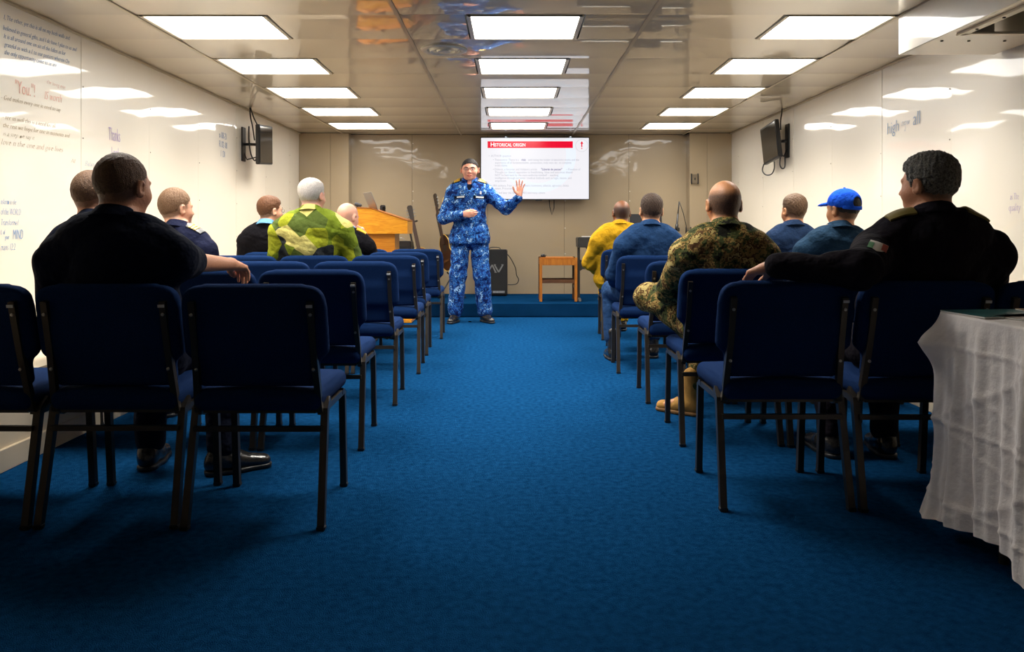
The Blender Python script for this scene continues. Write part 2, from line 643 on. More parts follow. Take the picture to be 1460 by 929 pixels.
# side walls as riveted laminate sheets over a backing
def side_wall(name, X, sgn, seam0, pitch, y_end):
    wl = struct(name, MB().box((X + sgn * 0.06, (Y0 + y_end) / 2, 1.2), (0.10, y_end - Y0, 2.5)), M_GAP)
    y = seam0
    while y > Y0: y -= pitch
    rv = MB()
    while y < y_end:
        a, b = max(y, Y0), min(y + pitch, y_end)
        if b - a > 0.02:
            me = MB().box((0, 0, 0), (0.010, b - a - 0.002, ZC), ch=0.0015)
            o = me.obj('panel', M_WALL, wl, loc=(X + sgn * 0.005, (a + b) / 2, ZC / 2))
            o.rotation_euler = (0, math.radians(random.uniform(-0.12, 0.12)), math.radians(random.uniform(-0.15, 0.15)))
            z = 0.62
            while z < ZC - 0.05:
                rv.box((X - sgn * 0.0015, a + 0.02, z), (0.004, 0.009, 0.009), ch=0.001)
                z += 0.34
        y += pitch
    tag(rv.obj('rivets', M_RIVET, wl), kind='stuff')
    return wl
wall_left = side_wall('wall_left', XL, -1, 6.05, 0.955, D_BACK)
wall_right = side_wall('wall_right', XR, 1, 5.17, 0.965, D_BACK)

# far wall, its corner casings, and the wall behind the camera
wf = struct('wall_front', MB().box(((XL + XR) / 2, D_BACK + 0.06, 1.2), (XR - XL + 0.3, 0.1, 2.5)), M_GAP)
xs = [BL, at(493, 0, D_BACK).x + 0.06, -1.38, -0.44, 0.5, 1.45, BR]
xs = [BL, -1.35, -0.32, 0.72, 1.60, BR]
rv = MB()
for a, b in zip(xs[:-1], xs[1:]):
    MB().box(((a + b) / 2, D_BACK + 0.005, ZC / 2), (b - a - 0.003, 0.010, ZC), ch=0.0015).obj('panel', M_BACKW, wf)
for x in xs[1:-1]:
    for z in (0.7, 1.05, 1.42, 1.55, 1.95, 2.2):
        rv.box((x + 0.012, D_BACK - 0.001, z), (0.012, 0.004, 0.012), ch=0.001)
tag(rv.obj('rivets', mat('rivet_bright', (0.7, 0.66, 0.58), 0.3), wf), kind='stuff')
for nm, xa, xb, mid in (('trim_2', XL, BL, -2.42), ('trim_3', BR, XR, 2.62)):
    o = struct(nm, MB().box(((xa + xb) / 2, (D_COL + 0.01 + D_BACK) / 2, ZC / 2), (xb - xa - 0.01, D_BACK - D_COL - 0.01, ZC)), M_GAP)
    o['label'] = 'boxed corner casing beside the far wall, ' + ('left' if xa < 0 else 'right')
    for a, b in ((xa, mid), (mid, xb)):
        MB().box(((a + b) / 2, D_COL + 0.005, ZC / 2), (b - a - 0.003, 0.010, ZC), ch=0.0015).obj('panel', M_BACKW, o)
    sx = xb if xa < 0 else xa
    MB().box((sx, (D_COL + D_BACK) / 2, ZC / 2), (0.010, D_BACK - D_COL, ZC), ch=0.0015).obj('panel', M_BACKW, o)
struct('wall_back', MB().box(((XL + XR) / 2, Y0 - 0.06, 1.2), (XR - XL + 0.3, 0.1, 2.5)), M_WALL)

# low boxed ledges along both side walls with their skirting
for nm, xa, xb in (('trim_4', XL, BL), ('trim_5', BR, XR)):
    o = struct(nm, MB().box(((xa + xb) / 2, (Y0 + D_COL) / 2, 0.20), (xb - xa, D_COL - Y0, 0.40), ch=0.006), M_BASE)
    o['label'] = 'low boxed ledge along the ' + ('left' if xa < 0 else 'right') + ' wall'
struct('baseboard_left', MB().box((BL + 0.006, (Y0 + PLAT_Y) / 2, 0.05), (0.012, PLAT_Y - Y0, 0.10), ch=0.003), M_BASE)
struct('baseboard_right', MB().box((BR - 0.006, (Y0 + PLAT_Y) / 2, 0.05), (0.012, PLAT_Y - Y0, 0.10), ch=0.003), M_BASE)
for nm, X, s in (('trim_6', XL, 1), ('trim_7', XR, -1)):
    struct(nm, MB().box((X + s * 0.012, (Y0 + D_BACK) / 2, ZC - 0.007), (0.024, D_BACK - Y0, 0.014), ch=0.003), M_RAIL)['label'] = 'dark edge strip between wall and ceiling'

# hanging duct casing in the near right corner with an open hatch
so = struct('trim_8', MB().box((2.335 + 0.004, (Y0 + 4.65) / 2, EYE + 1.048 + 0.116), (0.008, 4.65 - Y0, 0.232), ch=0.001), M_WALL)
so['label'] = 'boxed duct casing hanging under the ceiling along the right wall'
zb = EYE + 1.048
MB().box((2.622, 4.645, zb + 0.116), (0.57, 0.008, 0.232)).obj('end_sheet', M_WALL, so)
MB().box((2.622, 4.385, zb + 0.004), (0.57, 0.51, 0.008)).obj('bottom_sheet', M_CEIL, so)
MB().box((2.37, 1.30, zb + 0.004), (0.06, 5.66, 0.008)).obj('bottom_sheet', M_CEIL, so)
MB().box((2.655, 1.30, zb + 0.21), (0.50, 5.66, 0.02)).obj('hatch_lining', mat('hatch_brown', lin((92, 72, 50)), 0.6), so)
hf = MB()
hf.box((2.415, 1.30, zb - 0.006), (0.045, 5.70, 0.012), ch=0.002).box((2.655, 4.115, zb - 0.006), (0.50, 0.03, 0.012), ch=0.002)
hf.obj('hatch_frame', M_FIX, so)
sc = MB()
for i in range(9):
    sc.box((2.415, 4.0 - i * 0.22, zb - 0.014), (0.012, 0.012, 0.006), ch=0.001)
for x in (2.40, 2.55, 2.75):
    sc.box((x, 4.30, zb - 0.002), (0.012, 0.012, 0.006), ch=0.001)
tag(sc.obj('screws', M_GAP, so), kind='stuff')

# handwriting on the walls
M_INK = {'blue': mat('ink_blue', lin((92, 128, 176)), 0.7), 'red': mat('ink_red', lin((236, 178, 160)), 0.7),
         'brown': mat('ink_brown', lin((172, 156, 130)), 0.7), 'violet': mat('ink_violet', lin((176, 160, 200)), 0.7),
         'deep': mat('ink_deep_blue', lin((70, 130, 190)), 0.7), 'pale': mat('ink_pale_blue', lin((150, 170, 195)), 0.7)}
def wall_text(side, px, py, body, px_h, ink, shear=0.35, xs=1.0, rot=0.0, slant=0.0):
    """writing whose first letter stands at the pixel, letter height px_h pixels there"""
    X = XL if side == 'L' else XR
    D = abs(X * F / (px - 729))
    z = EYE - (py - 326) * D / F
    size = px_h * D / F * 1.6
    me = text_mesh(body, size, 0.0004, shear, xs, bold=-0.0016 if size > 0.04 else -0.0006)
    o = bpy.data.objects.new('handwriting', me)
    me.materials.append(M_INK[ink])
    C.objects.link(o)
    if side == 'L':   # reads along +Y seen from the room
        o.matrix_world = Matrix.Translation((X + 0.0045, D, z)) @ Matrix(((0, 0, 1, 0), (1, 0, 0, 0), (0, 1, 0, 0), (0, 0, 0, 1))) @ Matrix.Rotation(math.radians(rot), 4, 'Z')
        o.parent = wall_left
    else:             # reads along -Y
        o.matrix_world = Matrix.Translation((X - 0.0045, D, z)) @ Matrix(((0, 0, -1, 0), (-1, 0, 0, 0), (0, 1, 0, 0), (0, 0, 0, 1))) @ Matrix.Rotation(math.radians(rot), 4, 'Z')
        o.parent = wall_right
    return o
T1 = [(4, 27, 'I, The other, yet this is all on my both walls and', 6.2), (3, 42, 'believed in general gifts, and I do have I plan to us and', 6.2),
      (4, 54, 'It is all around one on sin of the fallen as for', 6.2), (5, 66, 'grateful as with a 1 to our pastors wherein On', 6.2),
      (5, 77, 'the only opportunity come to us are', 6.2)]
for x, y, s_, h_ in T1: wall_text('L', x, y, s_, h_, 'blue', rot=3.5, xs=0.86)
wall_text('L', 20, 132, '"You."!', 17, 'red', shear=0.1, xs=0.62, rot=2)
wall_text('L', 62, 141, 'IS worth', 11, 'red', xs=0.7, rot=2)
wall_text('L', 62, 118, '- the living one', 6, 'red', xs=0.9)
for x, y, s_, h_ in [(0, 141, '- God makes every one in need to say', 6), (2, 169, '- see us well this is a need for all', 6.2),
                     (3, 181, 'the rest we hope for one in moments and', 6.2), (3, 193, 'is a step we say it', 6.5), (0, 206, 'love n the one and give lives', 8.5)]:
    wall_text('L', x, y, s_, h_, 'brown', rot=1.5, xs=0.98)
wall_text('L', 100, 232, 'All', 6, 'brown')
wall_text('L', 154, 199, 'Thanks', 17, 'violet', shear=0.0, xs=0.42, rot=0)
wall_text('L', 158, 223, 'Lord', 13, 'violet', shear=0.0, xs=0.5, rot=0)
wall_text('L', 120, 236, 'Balance', 7, 'pale')
for x, y, s_ in [(312, 196, 'x-08-21'), (312, 209, 'R 02-18'), (314, 223, 'I  DI')]:
    wall_text('L', x, y, s_, 8.5, 'blue', shear=0.0, xs=0.7)
for x, y, s_, h_, xs_ in [(0, 291, 'nsform to the', 8, 0.48), (0, 306, 'of this WORLD', 9, 0.48), (0, 321, 'Transformed', 8.5, 0.55), (0, 334, 'L  of', 6, 0.5),
                          (6, 341, 'your', 6, 0.5), (17, 341, 'MIND', 13, 0.44), (0, 357, 'mans 12:2', 9, 0.55)]:
    wall_text('L', x, y, s_, h_, 'deep', xs=xs_, shear=0.2)
wall_text('R', 1265, 192, 'high', 15, 'pale', shear=0.1, xs=0.9, rot=2)
wall_text('R', 1286, 180, 'now', 9, 'pale', shear=0.1, xs=0.9)
wall_text('R', 1290, 187, '2', 6, 'pale', shear=0.1)
wall_text('R', 1302, 179, 'all', 17, 'pale', shear=0.1, xs=0.9, rot=2)
wall_text('R', 1441, 285, 'as The', 9, 'violet', shear=0.1, xs=0.5)
wall_text('R', 1439, 301, 'quality', 10, 'violet', shear=0.1, xs=0.6)

# small switch box on the right corner casing and one low behind the stand
def wall_box(px, py, D, w_, h_, lab, bar=True):
    p = at(px, py, D)
    t = thing('switch_box', lab, 'switch', (p.x, D, p.z))
    MB().box((0, -0.016, 0), (w_, 0.032, h_), ch=0.004).obj('cover', mat('switch_grey', lin((120, 108, 90)), 0.4, metal=0.4), t)
    fr = MB()
    for s in (-1, 1):
        fr.box((s * w_ / 2, -0.02, 0), (0.014, 0.03, h_ + 0.02), ch=0.002)
    fr.obj('clamp', M_BLACK, t)
    MB().box((0, -0.035, 0), (0.014, 0.012, 0.03), ch=0.002).obj('switch_lever', M_BLACK, t)
wall_box(990, 255, D_COL, 0.085, 0.12, 'small grey switch box high on the right corner casing')
wall_box(981, 329, D_COL, 0.06, 0.085, 'small grey socket box low behind the black stand')

# ------------------------------------------------------------- stacking chairs
M_FAB = mat('blue_fabric', (0.005, 0.016, 0.060), 0.95, noise=(240, (0.008, 0.030, 0.105), 0.6), bump=(500, 0.002, 3), sheen=0.0, spec=0.05)
M_LEG = mat('bronze_steel', (0.055, 0.045, 0.035), 0.38, metal=0.6)
M_LABEL = mat('chair_label', (0.55, 0.55, 0.55), 0.5)

def chair_meshes():
    P = {}
    # backrest: a wide rounded head tapering to a narrower foot
    s = SDF(0.0085)
    tilt = math.radians(12.5)
    R = np.array(RX(tilt))        # leaning back
    def pos(z): return (0, 0.085 - (z - 0.46) * math.tan(tilt), z)
    s.box(pos(0.722), (0.252, 0.026, 0.130), 0.024, R, k=0.02)
    s.box(pos(0.60), (0.215, 0.024, 0.12), 0.022, R, k=0.05)
    for sx in (-1, 1):      # round the two top corners
        c = np.array(pos(0.852)) + np.array((sx * 0.252, 0, 0))
        s.ops.append(('i', (lambda c, sx: (lambda Pq: np.where((Pq[..., 0] * sx > 0.252 - 0.075) & (Pq[..., 2] > 0.847 - 0.075),
            np.hypot(Pq[..., 0] * sx - (0.252 - 0.075), Pq[..., 2] - (0.847 - 0.075)) - 0.075, -0.5)))(c, sx), None, None, 0.012))
    V, Fq = s.build(); P['backrest'] = (np_mesh('backrest', V, Fq), M_FAB)
    s = SDF(0.0085)
    s.box((0, 0.255, 0.436), (0.226, 0.225, 0.038), 0.034, k=0.02)
    s.ell((0, 0.25, 0.462), (0.19, 0.19, 0.022), k=0.03)
    V, Fq = s.build(); P['seat'] = (np_mesh('seat', V, Fq), M_FAB)
    legs = []
    for sx in (-1, 1):
        legs.append(MB().tube([(sx * 0.236, 0.0, 0.0), (sx * 0.229, 0.085, 0.40), (sx * 0.226, 0.13, 0.425)], 0.0125, square=True))
        legs.append(MB().tube([(sx * 0.216, 0.455, 0.0), (sx * 0.216, 0.425, 0.385), (sx * 0.216, 0.38, 0.40)], 0.0125, square=True))
    P['legs'] = [l.mesh('leg') for l in legs]
    P['upr'] = []
    for sx in (-1, 1):
        P['upr'].append(MB().tube([(sx * 0.203, -0.022, 0.79), (sx * 0.205, 0.018, 0.62), (sx * 0.212, 0.052, 0.47), (sx * 0.215, 0.066, 0.40), (sx * 0.216, 0.10, 0.385), (sx * 0.216, 0.16, 0.388)], 0.011, square=True).mesh('upright'))
    fr = MB().tube([(-0.226, 0.055, 0.335), (0.226, 0.055, 0.335)], 0.009, square=True)
    P['crossbar'] = (fr.mesh('crossbar'), M_LEG)
    fr = MB().box((0, 0.25, 0.392), (0.40, 0.36, 0.012))
    for sx in (-1, 1):
        fr.tube([(sx * 0.216, 0.07, 0.392), (sx * 0.216, 0.42, 0.392)], 0.011, square=True)
    P['seat_frame'] = (fr.mesh('seat_frame'), M_LEG)
    lb = MB().box((0.203, -0.036, 0.775), (0.022, 0.003, 0.010), R=RX(tilt))
    P['label_plate'] = (lb.mesh('label_plate'), M_LABEL)
    sw = MB()
    for sx in (-1, 1):
        for z, y in ((0.745, -0.022), (0.55, 0.021)):
            sw.lathe([(0.0, 0.0), (0.006, 0.0), (0.006, 0.004), (0.0, 0.005)], 8, (0, 0, 0))
            n = 32
            for i in range(len(sw.v) - n, len(sw.v)):
                v = sw.v[i]
                sw.v[i] = (sx * 0.204 + v[0], y - v[2] - 0.001, z + v[1])
    P['bolts'] = (sw.mesh('bolts'), M_METAL)
    ft = []
    for x, y in ((-0.236, 0), (0.236, 0), (-0.216, 0.455), (0.216, 0.455)):
        ft.append(MB().box((x, y, 0.008), (0.030, 0.030, 0.016), ch=0.003).mesh('foot_cap'))
    P['feet'] = ft
    for k in ('backrest', 'seat', 'crossbar', 'seat_frame', 'label_plate', 'bolts'):
        P[k][0].materials.append(P[k][1])
    for me in P['legs'] + P['upr']: me.materials.append(M_LEG)
    for me in P['feet']: me.materials.append(M_BLACK)
    return P
CH = chair_meshes()
def child(me, name, parent):
    o = bpy.data.objects.new(name, me)
    C.objects.link(o)
    o.parent = parent
    return o
def make_chair():
    t = thing('stacking_chair', 'x', 'chair')
    for k in ('backrest', 'seat', 'crossbar', 'seat_frame', 'label_plate'):
        child(CH[k][0], k, t)
    tag(child(CH['bolts'][0], 'bolts', t), kind='stuff')
    for me, f in zip(CH['legs'], (CH['feet'][0], CH['feet'][2], CH['feet'][1], CH['feet'][3])):
        l = child(me, 'leg', t)
        child(f, 'foot_cap', l)
    for me in CH['upr']: child(me, 'upright', t)
    return t
def copy_tree(o, parent=None):
    c = o.copy()
    C.objects.link(c)
    if parent is not None: c.parent = parent
    for ch_ in list(o.children): copy_tree(ch_, c)
    return c
ROWS_L = [(2.667, -0.893), (3.62, -0.94), (4.54, -0.92), (5.53, -0.90), (6.33, -0.93), (7.28, -0.895)]
ROWS_R = [(2.846, 1.018), (3.69, 1.055), (4.59, 1.05), (5.55, 1.007), (6.40, 1.07), (7.20, 1.09)]
rw = ('rearmost row', 'second row from the rear', 'third row from the rear', 'third row from the stage', 'second row from the stage', 'front row nearest the stage')
sw_ = ('aisle seat', 'middle seat', 'wall seat')
OCC = {('L', 0, 1): 'under the big man with his bare arm out', ('L', 1, 2): 'in front of the rear left man', ('L', 2, 2): 'under the man in navy shirt with gold epaulettes',
       ('L', 3, 1): 'under the white haired man in green camouflage', ('L', 4, 2): 'under the man with glasses', ('L', 4, 1): 'under the bald man in black',
       ('R', 0, 1): 'under the grey haired man draping his arm', ('R', 0, 0): 'carrying the grey haired man\'s arm', ('R', 1, 0): 'under the man in woodland camouflage',
       ('R', 2, 2): 'under the man in the blue cap', ('R', 3, 2): 'under the man in dark blue by the right wall', ('R', 3, 0): 'under the man in blue coveralls', ('R', 5, 0): 'under the man in the yellow jacket'}
proto = None
for side, rows in (('L', ROWS_L), ('R', ROWS_R)):
    for r, (D, X) in enumerate(rows):
        for j in range(3):
            x = X + (-1 if side == 'L' else 1) * j * 0.512
            if proto is None:
                o = proto = make_chair()
            else:
                o = copy_tree(proto)
            o.location = (x, D + (random.uniform(-0.015, 0.015) if j else 0), 0)
            o.rotation_euler = (0, 0, math.radians(random.uniform(-1.2, 1.2)) if j else 0)
            occ = OCC.get((side, r, j), 'empty' if True else '')
            lab = 'blue padded chair, %s of %s, %s of the aisle' % (sw_[j], rw[r], 'left' if side == 'L' else 'right')
            o['label'] = lab
            o['group'] = 'blue stacking chairs in rows ' + ('left' if side == 'L' else 'right') + ' of the aisle'

# ------------------------------------------------------------- television with the slide
M_SLIDE = mat('slide_white', (0.05, 0.05, 0.05), 0.25, emit=((0.86, 0.85, 0.90), 1.0))
M_SL_BLUE = mat('slide_pale_blue', (0.05, 0.05, 0.05), 0.25, emit=((0.84, 0.90, 0.98), 1.0))
M_SL_RED = mat('slide_red', (0.05, 0.0, 0.0), 0.25, emit=((0.88, 0.0, 0.03), 0.95))
M_SL_TXT = mat('slide_text', (0.05, 0.05, 0.05), 0.25, emit=((0.44, 0.44, 0.52), 1.0))
M_SL_DARK = mat('slide_bold_text', (0.05, 0.05, 0.05), 0.25, emit=((0.12, 0.10, 0.30), 1.0))
M_SL_WHITE = mat('slide_title', (0.05, 0.05, 0.05), 0.25, emit=((1, 1, 1), 1.1))
TY = 10.36
TX0, TX1 = at(685, 0, TY).x, at(840.5, 0, TY).x
TZ0, TZ1 = at(0, 284.5, TY).z, at(0, 195.5, TY).z
tw, th = TX1 - TX0, TZ1 - TZ0
tv = thing('television', 'large wall television showing a slide with a red title bar', 'television', ((TX0 + TX1) / 2, TY, TZ0))
bz = 0.009
MB().box((0, 0.035, th / 2), (tw, 0.05, th), ch=0.006).obj('casing', M_BLACK, tv)
fr = MB()
for s in (-1, 1):
    fr.box((s * (tw / 2 - bz / 2), 0.004, th / 2), (bz, 0.014, th), ch=0.002)
    fr.box((0, 0.004, th / 2 + s * (th / 2 - bz / 2)), (tw, 0.014, bz), ch=0.002)
fr.obj('bezel', M_BLACK, tv)
scr = MB().box((0, 0.006, th / 2), (tw - 2 * bz, 0.004, th - 2 * bz)).obj('screen', M_SLIDE, tv)
MB().box((0, 0.09, th / 2), (0.5, 0.07, 0.4)).obj('wall_bracket', M_BLACK, tv)
MB().box((0.05, 0.0, -0.008), (0.09, 0.02, 0.014), ch=0.003).obj('sensor_bar', M_BLACK, tv)
sw2, sh2 = tw - 2 * bz, th - 2 * bz
def sp(u, v):       # slide coordinates 0..1 from the top left
    return (-sw2 / 2 + u * sw2, bz + (1 - v) * sh2)
def slide_poly(pts, m, y, name):
    return MB().prism([sp(*p) for p in pts], 'y', y, y + 0.0006).obj(name, m, scr)
def arc(cu, cv, r0, r1, a0, a1, n=24):
    asp = sw2 / sh2
    o = [(cu + r1 * math.cos(math.radians(a0 + (a1 - a0) * i / n)) / asp, cv - r1 * math.sin(math.radians(a0 + (a1 - a0) * i / n))) for i in range(n + 1)]
    return o + [(cu + r0 * math.cos(math.radians(a1 - (a1 - a0) * i / n)) / asp, cv - r0 * math.sin(math.radians(a1 - (a1 - a0) * i / n))) for i in range(n + 1)]
def arc_strip(cu, cv, r0, r1, a0, a1, m, y, name, n=24):
    mb = MB()
    P_ = arc(cu, cv, r0, r1, a0, a1, n)
    for i in range(n):
        q = [P_[i], P_[i + 1], P_[2 * n + 1 - i - 1], P_[2 * n + 1 - i]]
        mb.prism([sp(*p) for p in q], 'y', y, y + 0.0006)
    return mb.obj(name, m, scr)
arc_strip(0.53, 0.28, 0.46, 0.62, 150, 390, M_SL_BLUE, 0.0030, 'watermark')
slide_poly([(0.06, 0.055), (0.852, 0.055), (0.852, 0.165), (0.06, 0.165)], M_SL_RED, 0.0028, 'title_bar')
def slide_text(u, v, s, size, m, y=0.0022, bold=0.0, xs=1.0, name='slide_text'):
    me = text_mesh(s, size, 0.0003, 0, xs, bold)
    o = link(me, name, m, scr)
    x, z = sp(u, v)
    o.matrix_local = Matrix.Translation((x, y, z)) @ Matrix.Rotation(math.pi / 2, 4, 'X')
slide_text(0.086, 0.14, 'H', 0.078, M_SL_WHITE, bold=0.001)
slide_text(0.119, 0.14, 'ISTORICAL ORIGIN', 0.062, M_SL_WHITE, bold=0.001, xs=0.80)
TL = [(0.07, 0.31, '\u2022  AUTHOR question'), (0.11, 0.375, '\u2022 Theocentric: There is a             with being the holder of absolutist truths and the'),
      (0.128, 0.422, 'experience of all fundamentalism, persecution, holy wars etc. to complete'), (0.128, 0.468, 'truth-claims.'),
      (0.11, 0.530, '\u2022 Diderot, a historian and Voltaire\'s article                                         \u2013 Freedom of'),
      (0.128, 0.578, 'Thought (or liberal) opposition to freethinking. Ideas and outcomes should'),
      (0.128, 0.625, 'NOT be held back by the mere authority-minded? \u2013 teaching'), (0.128, 0.672, 'intelligence through personal / medical methods such as logic, reason, and'),
      (0.128, 0.718, 'empiricism.'), (0.09, 0.795, '\u2022 18th century, France: Enlightenment movement, atheists, agnostics, deists'),
      (0.128, 0.842, 'deism, Protestants.'), (0.16, 0.915, 'and later the laws of (1901) and many others')]
for u, v, s_ in TL: slide_text(u, v, s_, 0.040, M_SL_TXT, xs=0.86)
slide_text(0.374, 0.375, 'risk', 0.040, M_SL_DARK, bold=0.0006)
slide_text(0.557, 0.530, '"Liberté de penser"', 0.040, M_SL_DARK, xs=0.9, bold=0.0006)
arc_strip(0.935, 0.125, 0.098, 0.104, 0, 360, mat('slide_grey', (0.05,)*3, 0.3, emit=((0.6, 0.6, 0.64), 1.0)), 0.0026, 'emblem_ring')
em = MB()
em.prism([sp(*p) for p in ((0.935, 0.055), (0.950, 0.095), (0.940, 0.095), (0.940, 0.150), (0.930, 0.150), (0.930, 0.095), (0.920, 0.095))], 'y', 0.0018, 0.0024)
em.prism([sp(*p) for p in ((0.930, 0.165), (0.940, 0.165), (0.940, 0.18), (0.930, 0.18))], 'y', 0.0018, 0.0024)
em.obj('emblem', M_SL_RED, scr)
MB().tube([at(783, 283, 10.42), at(784, 295, 10.42), at(787, 306, 10.42), at(790, 296, 10.42), at(790, 284, 10.42)], 0.006).obj('television_cable', M_BLACK, None, True)
tag(bpy.data.objects['television_cable'], 'thin black cable looping below the television', 'cable')

# ------------------------------------------------------------- wall monitors
def monitor(label, corners, wallx, bracket_y, sgn, cables, lab2):
    """corners: tl, tr, br, bl of the screen in world space, seen from the room"""
    tl, tr, br_, bl = [Vector(c) for c in corners]
    c = (tl + tr + br_ + bl) / 4
    t = thing('wall_monitor', label, 'monitor', c)
    ux = (tr - tl).normalized(); uz = (tl - bl).normalized()
    n = ux.cross(uz).normalized()          # points to the viewer's side or away
    if n.x * sgn < 0: n = -n               # n points into the room
    uz = n.cross(ux).normalized() if (n.cross(ux)).z > 0 else -n.cross(ux).normalized()
    Wd, Hd = (tr - tl).length, (tl - bl).length
    R = Matrix((ux, n, uz)).transposed()
    MB().box(-n * 0.022, (Wd, 0.044, Hd), R, ch=0.006).obj('casing', M_BLACK, t)
    MB().box(n * 0.001, (Wd - 0.03, 0.003, Hd - 0.04), R).obj('screen', M_SCREEN, t)
    MB().box(-n * 0.055, (Wd * 0.55, 0.04, Hd * 0.6), R, ch=0.01).obj('rear_housing', M_BLACK, t)
    wp = Vector((wallx + sgn * 0.008, bracket_y, c.z)) - c
    MB().box(wp, (0.016, 0.10, 0.36), ch=0.003).obj('wall_plate', M_BLACK, t)
    a = -n * 0.07
    MB().tube([wp, (wp + a) / 2 + Vector((0, -0.03, 0)), a], 0.016, 8).obj('bracket_arm', M_BLACK, t, True)
    lb = MB().tube([wp + Vector((0, 0, -0.08)), wp + Vector((sgn * 0.03, 0.02, -0.16)), a + Vector((0, 0, -0.12))], 0.007, 8)
    lb.obj('bracket_strut', M_BLACK, t, True)
    for k, pts in enumerate(cables):
        o = MB().tube([Vector(p) for p in pts], 0.007, 8).obj('cable', M_BLACK, None, True)
        tag(o, lab2[k], 'cable')
    return t
def smooth_path(pts, n=6):
    out = []
    P_ = [Vector(p) for p in pts]
    P_ = [P_[0]] + P_ + [P_[-1]]
    for i in range(1, len(P_) - 2):
        for j in range(n):
            t_ = j / n
            a, b, c, d = P_[i - 1], P_[i], P_[i + 1], P_[i + 2]
            out.append(0.5 * ((2 * b) + (c - a) * t_ + (2 * a - 5 * b + 4 * c - d) * t_ ** 2 + (3 * b - a - 3 * c + d) * t_ ** 3))
    out.append(P_[-2])
    return out
monitor('flat dark monitor on a swing bracket on the left wall', (at(371, 178, 8.0), at(389.5, 181.5, 8.45), at(387.5, 232, 8.45), at(370, 235, 8.0)), XL, 8.16, 1,
        [smooth_path([at(356, 146, 8.22), at(357, 165, 8.18), at(360, 180, 8.15), at(363, 200, 8.12)]),
         smooth_path([at(356, 150, 8.22), at(362, 168, 8.15), at(368, 181, 8.08), at(369, 195, 8.12)]),
         smooth_path([at(355, 180, 8.18), at(355, 200, 8.15), at(358, 220, 8.12), at(364, 229, 8.1), at(367, 215, 8.1)])],
        ['straight black cable from the ceiling to the left wall monitor', 'slanting black cable from the ceiling to the left wall monitor', 'loose black cable hanging behind the left wall monitor'])
monitor('flat dark monitor on a bracket on the right wall', (at(1084.5, 184, 8.62), at(1106, 169, 8.15), at(1109, 224, 8.15), at(1088, 235.5, 8.62)), XR, 8.22, -1,
        [smooth_path([at(1114.6, 140, 8.26), at(1115, 158, 8.24), at(1113, 172, 8.22), at(1113, 185, 8.2)]),
         smooth_path([at(1089, 234, 8.55), at(1087, 243, 8.5), at(1092, 249, 8.45), at(1100, 248, 8.4), at(1104, 240, 8.35), at(1104, 230, 8.3)]),
         smooth_path([at(1113, 220, 8.2), at(1112, 234, 8.18), at(1115, 240, 8.17), at(1119, 237, 8.16), at(1119, 220, 8.18)])],
        ['black cable from the ceiling to the right wall monitor', 'round cable loop under the right wall monitor', 'narrow cable loop beside the right wall'])

# ------------------------------------------------------------- lectern and what stands on it
M_OAK = wood('lectern_veneer', lin((212, 132, 24)), lin((234, 164, 44)), 0.3, (2, 10, 16))
M_OAKD = wood('lectern_edge', lin((150, 84, 16)), lin((176, 104, 26)), 0.35)
lx0, lx1, ly0, ly1 = -1.700, -1.144, 8.50, 8.94
lec = thing('lectern', 'honey coloured wooden lectern seen from the side', 'lectern', (-1.45, 8.72, 0))
off = Vector((1.45, -8.72, 0))
def LB(mb, name, m):
    mb.v = [tuple(Vector(v) + off) for v in mb.v]
    return mb.obj(name, m, lec)
prof = [(lx0, 0.986), (lx1, 0.986), (lx1, 1.122), (lx1 + 0.0, 1.125), (-1.55, 1.258), (lx0, 1.266)]
LB(MB().prism(prof, 'y', ly0, ly0 + 0.02), 'side_panel', M_OAK)
LB(MB().prism(prof, 'y', ly1 - 0.02, ly1), 'side_panel', M_OAK)
LB(MB().box((lx1 - 0.008, 8.72, 1.054), (0.016, 0.40, 0.136)), 'end_panel', M_OAK)
LB(MB().box((lx0 + 0.008, 8.72, 1.12), (0.016, 0.40, 0.26)), 'end_panel', M_OAK)
LB(MB().box(((lx0 + lx1) / 2, 8.72, 0.994), (lx1 - lx0 - 0.03, 0.40, 0.016)), 'underside', M_OAK)
sl = Vector((lx1 + 1.55, 0, 1.122 - 1.258)); ang = math.atan2(-sl.z, sl.x)
LB(MB().box(((-1.55 + lx1) / 2, 8.72, (1.258 + 1.122) / 2 + 0.008), (sl.length, 0.45, 0.012), RY(ang), ch=0.002), 'top_board', M_OAKD)
LB(MB().box(((lx0 - 1.55) / 2, 8.72, 1.270), (0.16, 0.45, 0.012), RY(0.05), ch=0.002), 'top_board', M_OAKD)
LB(MB().box((lx0 - 0.035, 8.80, 1.05), (0.012, 0.30, 0.40), ch=0.002), 'front_board', M_OAKD)
LB(MB().box((lx0 - 0.015, 8.80, 1.05), (0.05, 0.24, 0.36), ch=0.002), 'front_board_backing', M_OAK)
LB(MB().box((-1.448, 8.72, 0.51), (0.316, 0.34, 0.95), ch=0.003), 'column', wood('lectern_column', lin((196, 118, 22)), lin((214, 140, 40)), 0.35))
LB(MB().box((-1.675, 8.76, 0.51), (0.105, 0.26, 0.95), ch=0.003), 'front_post', M_OAK)
LB(MB().box((-1.45, 8.72, 0.02), (0.70, 0.44, 0.04), ch=0.006), 'base_plate', M_OAK)

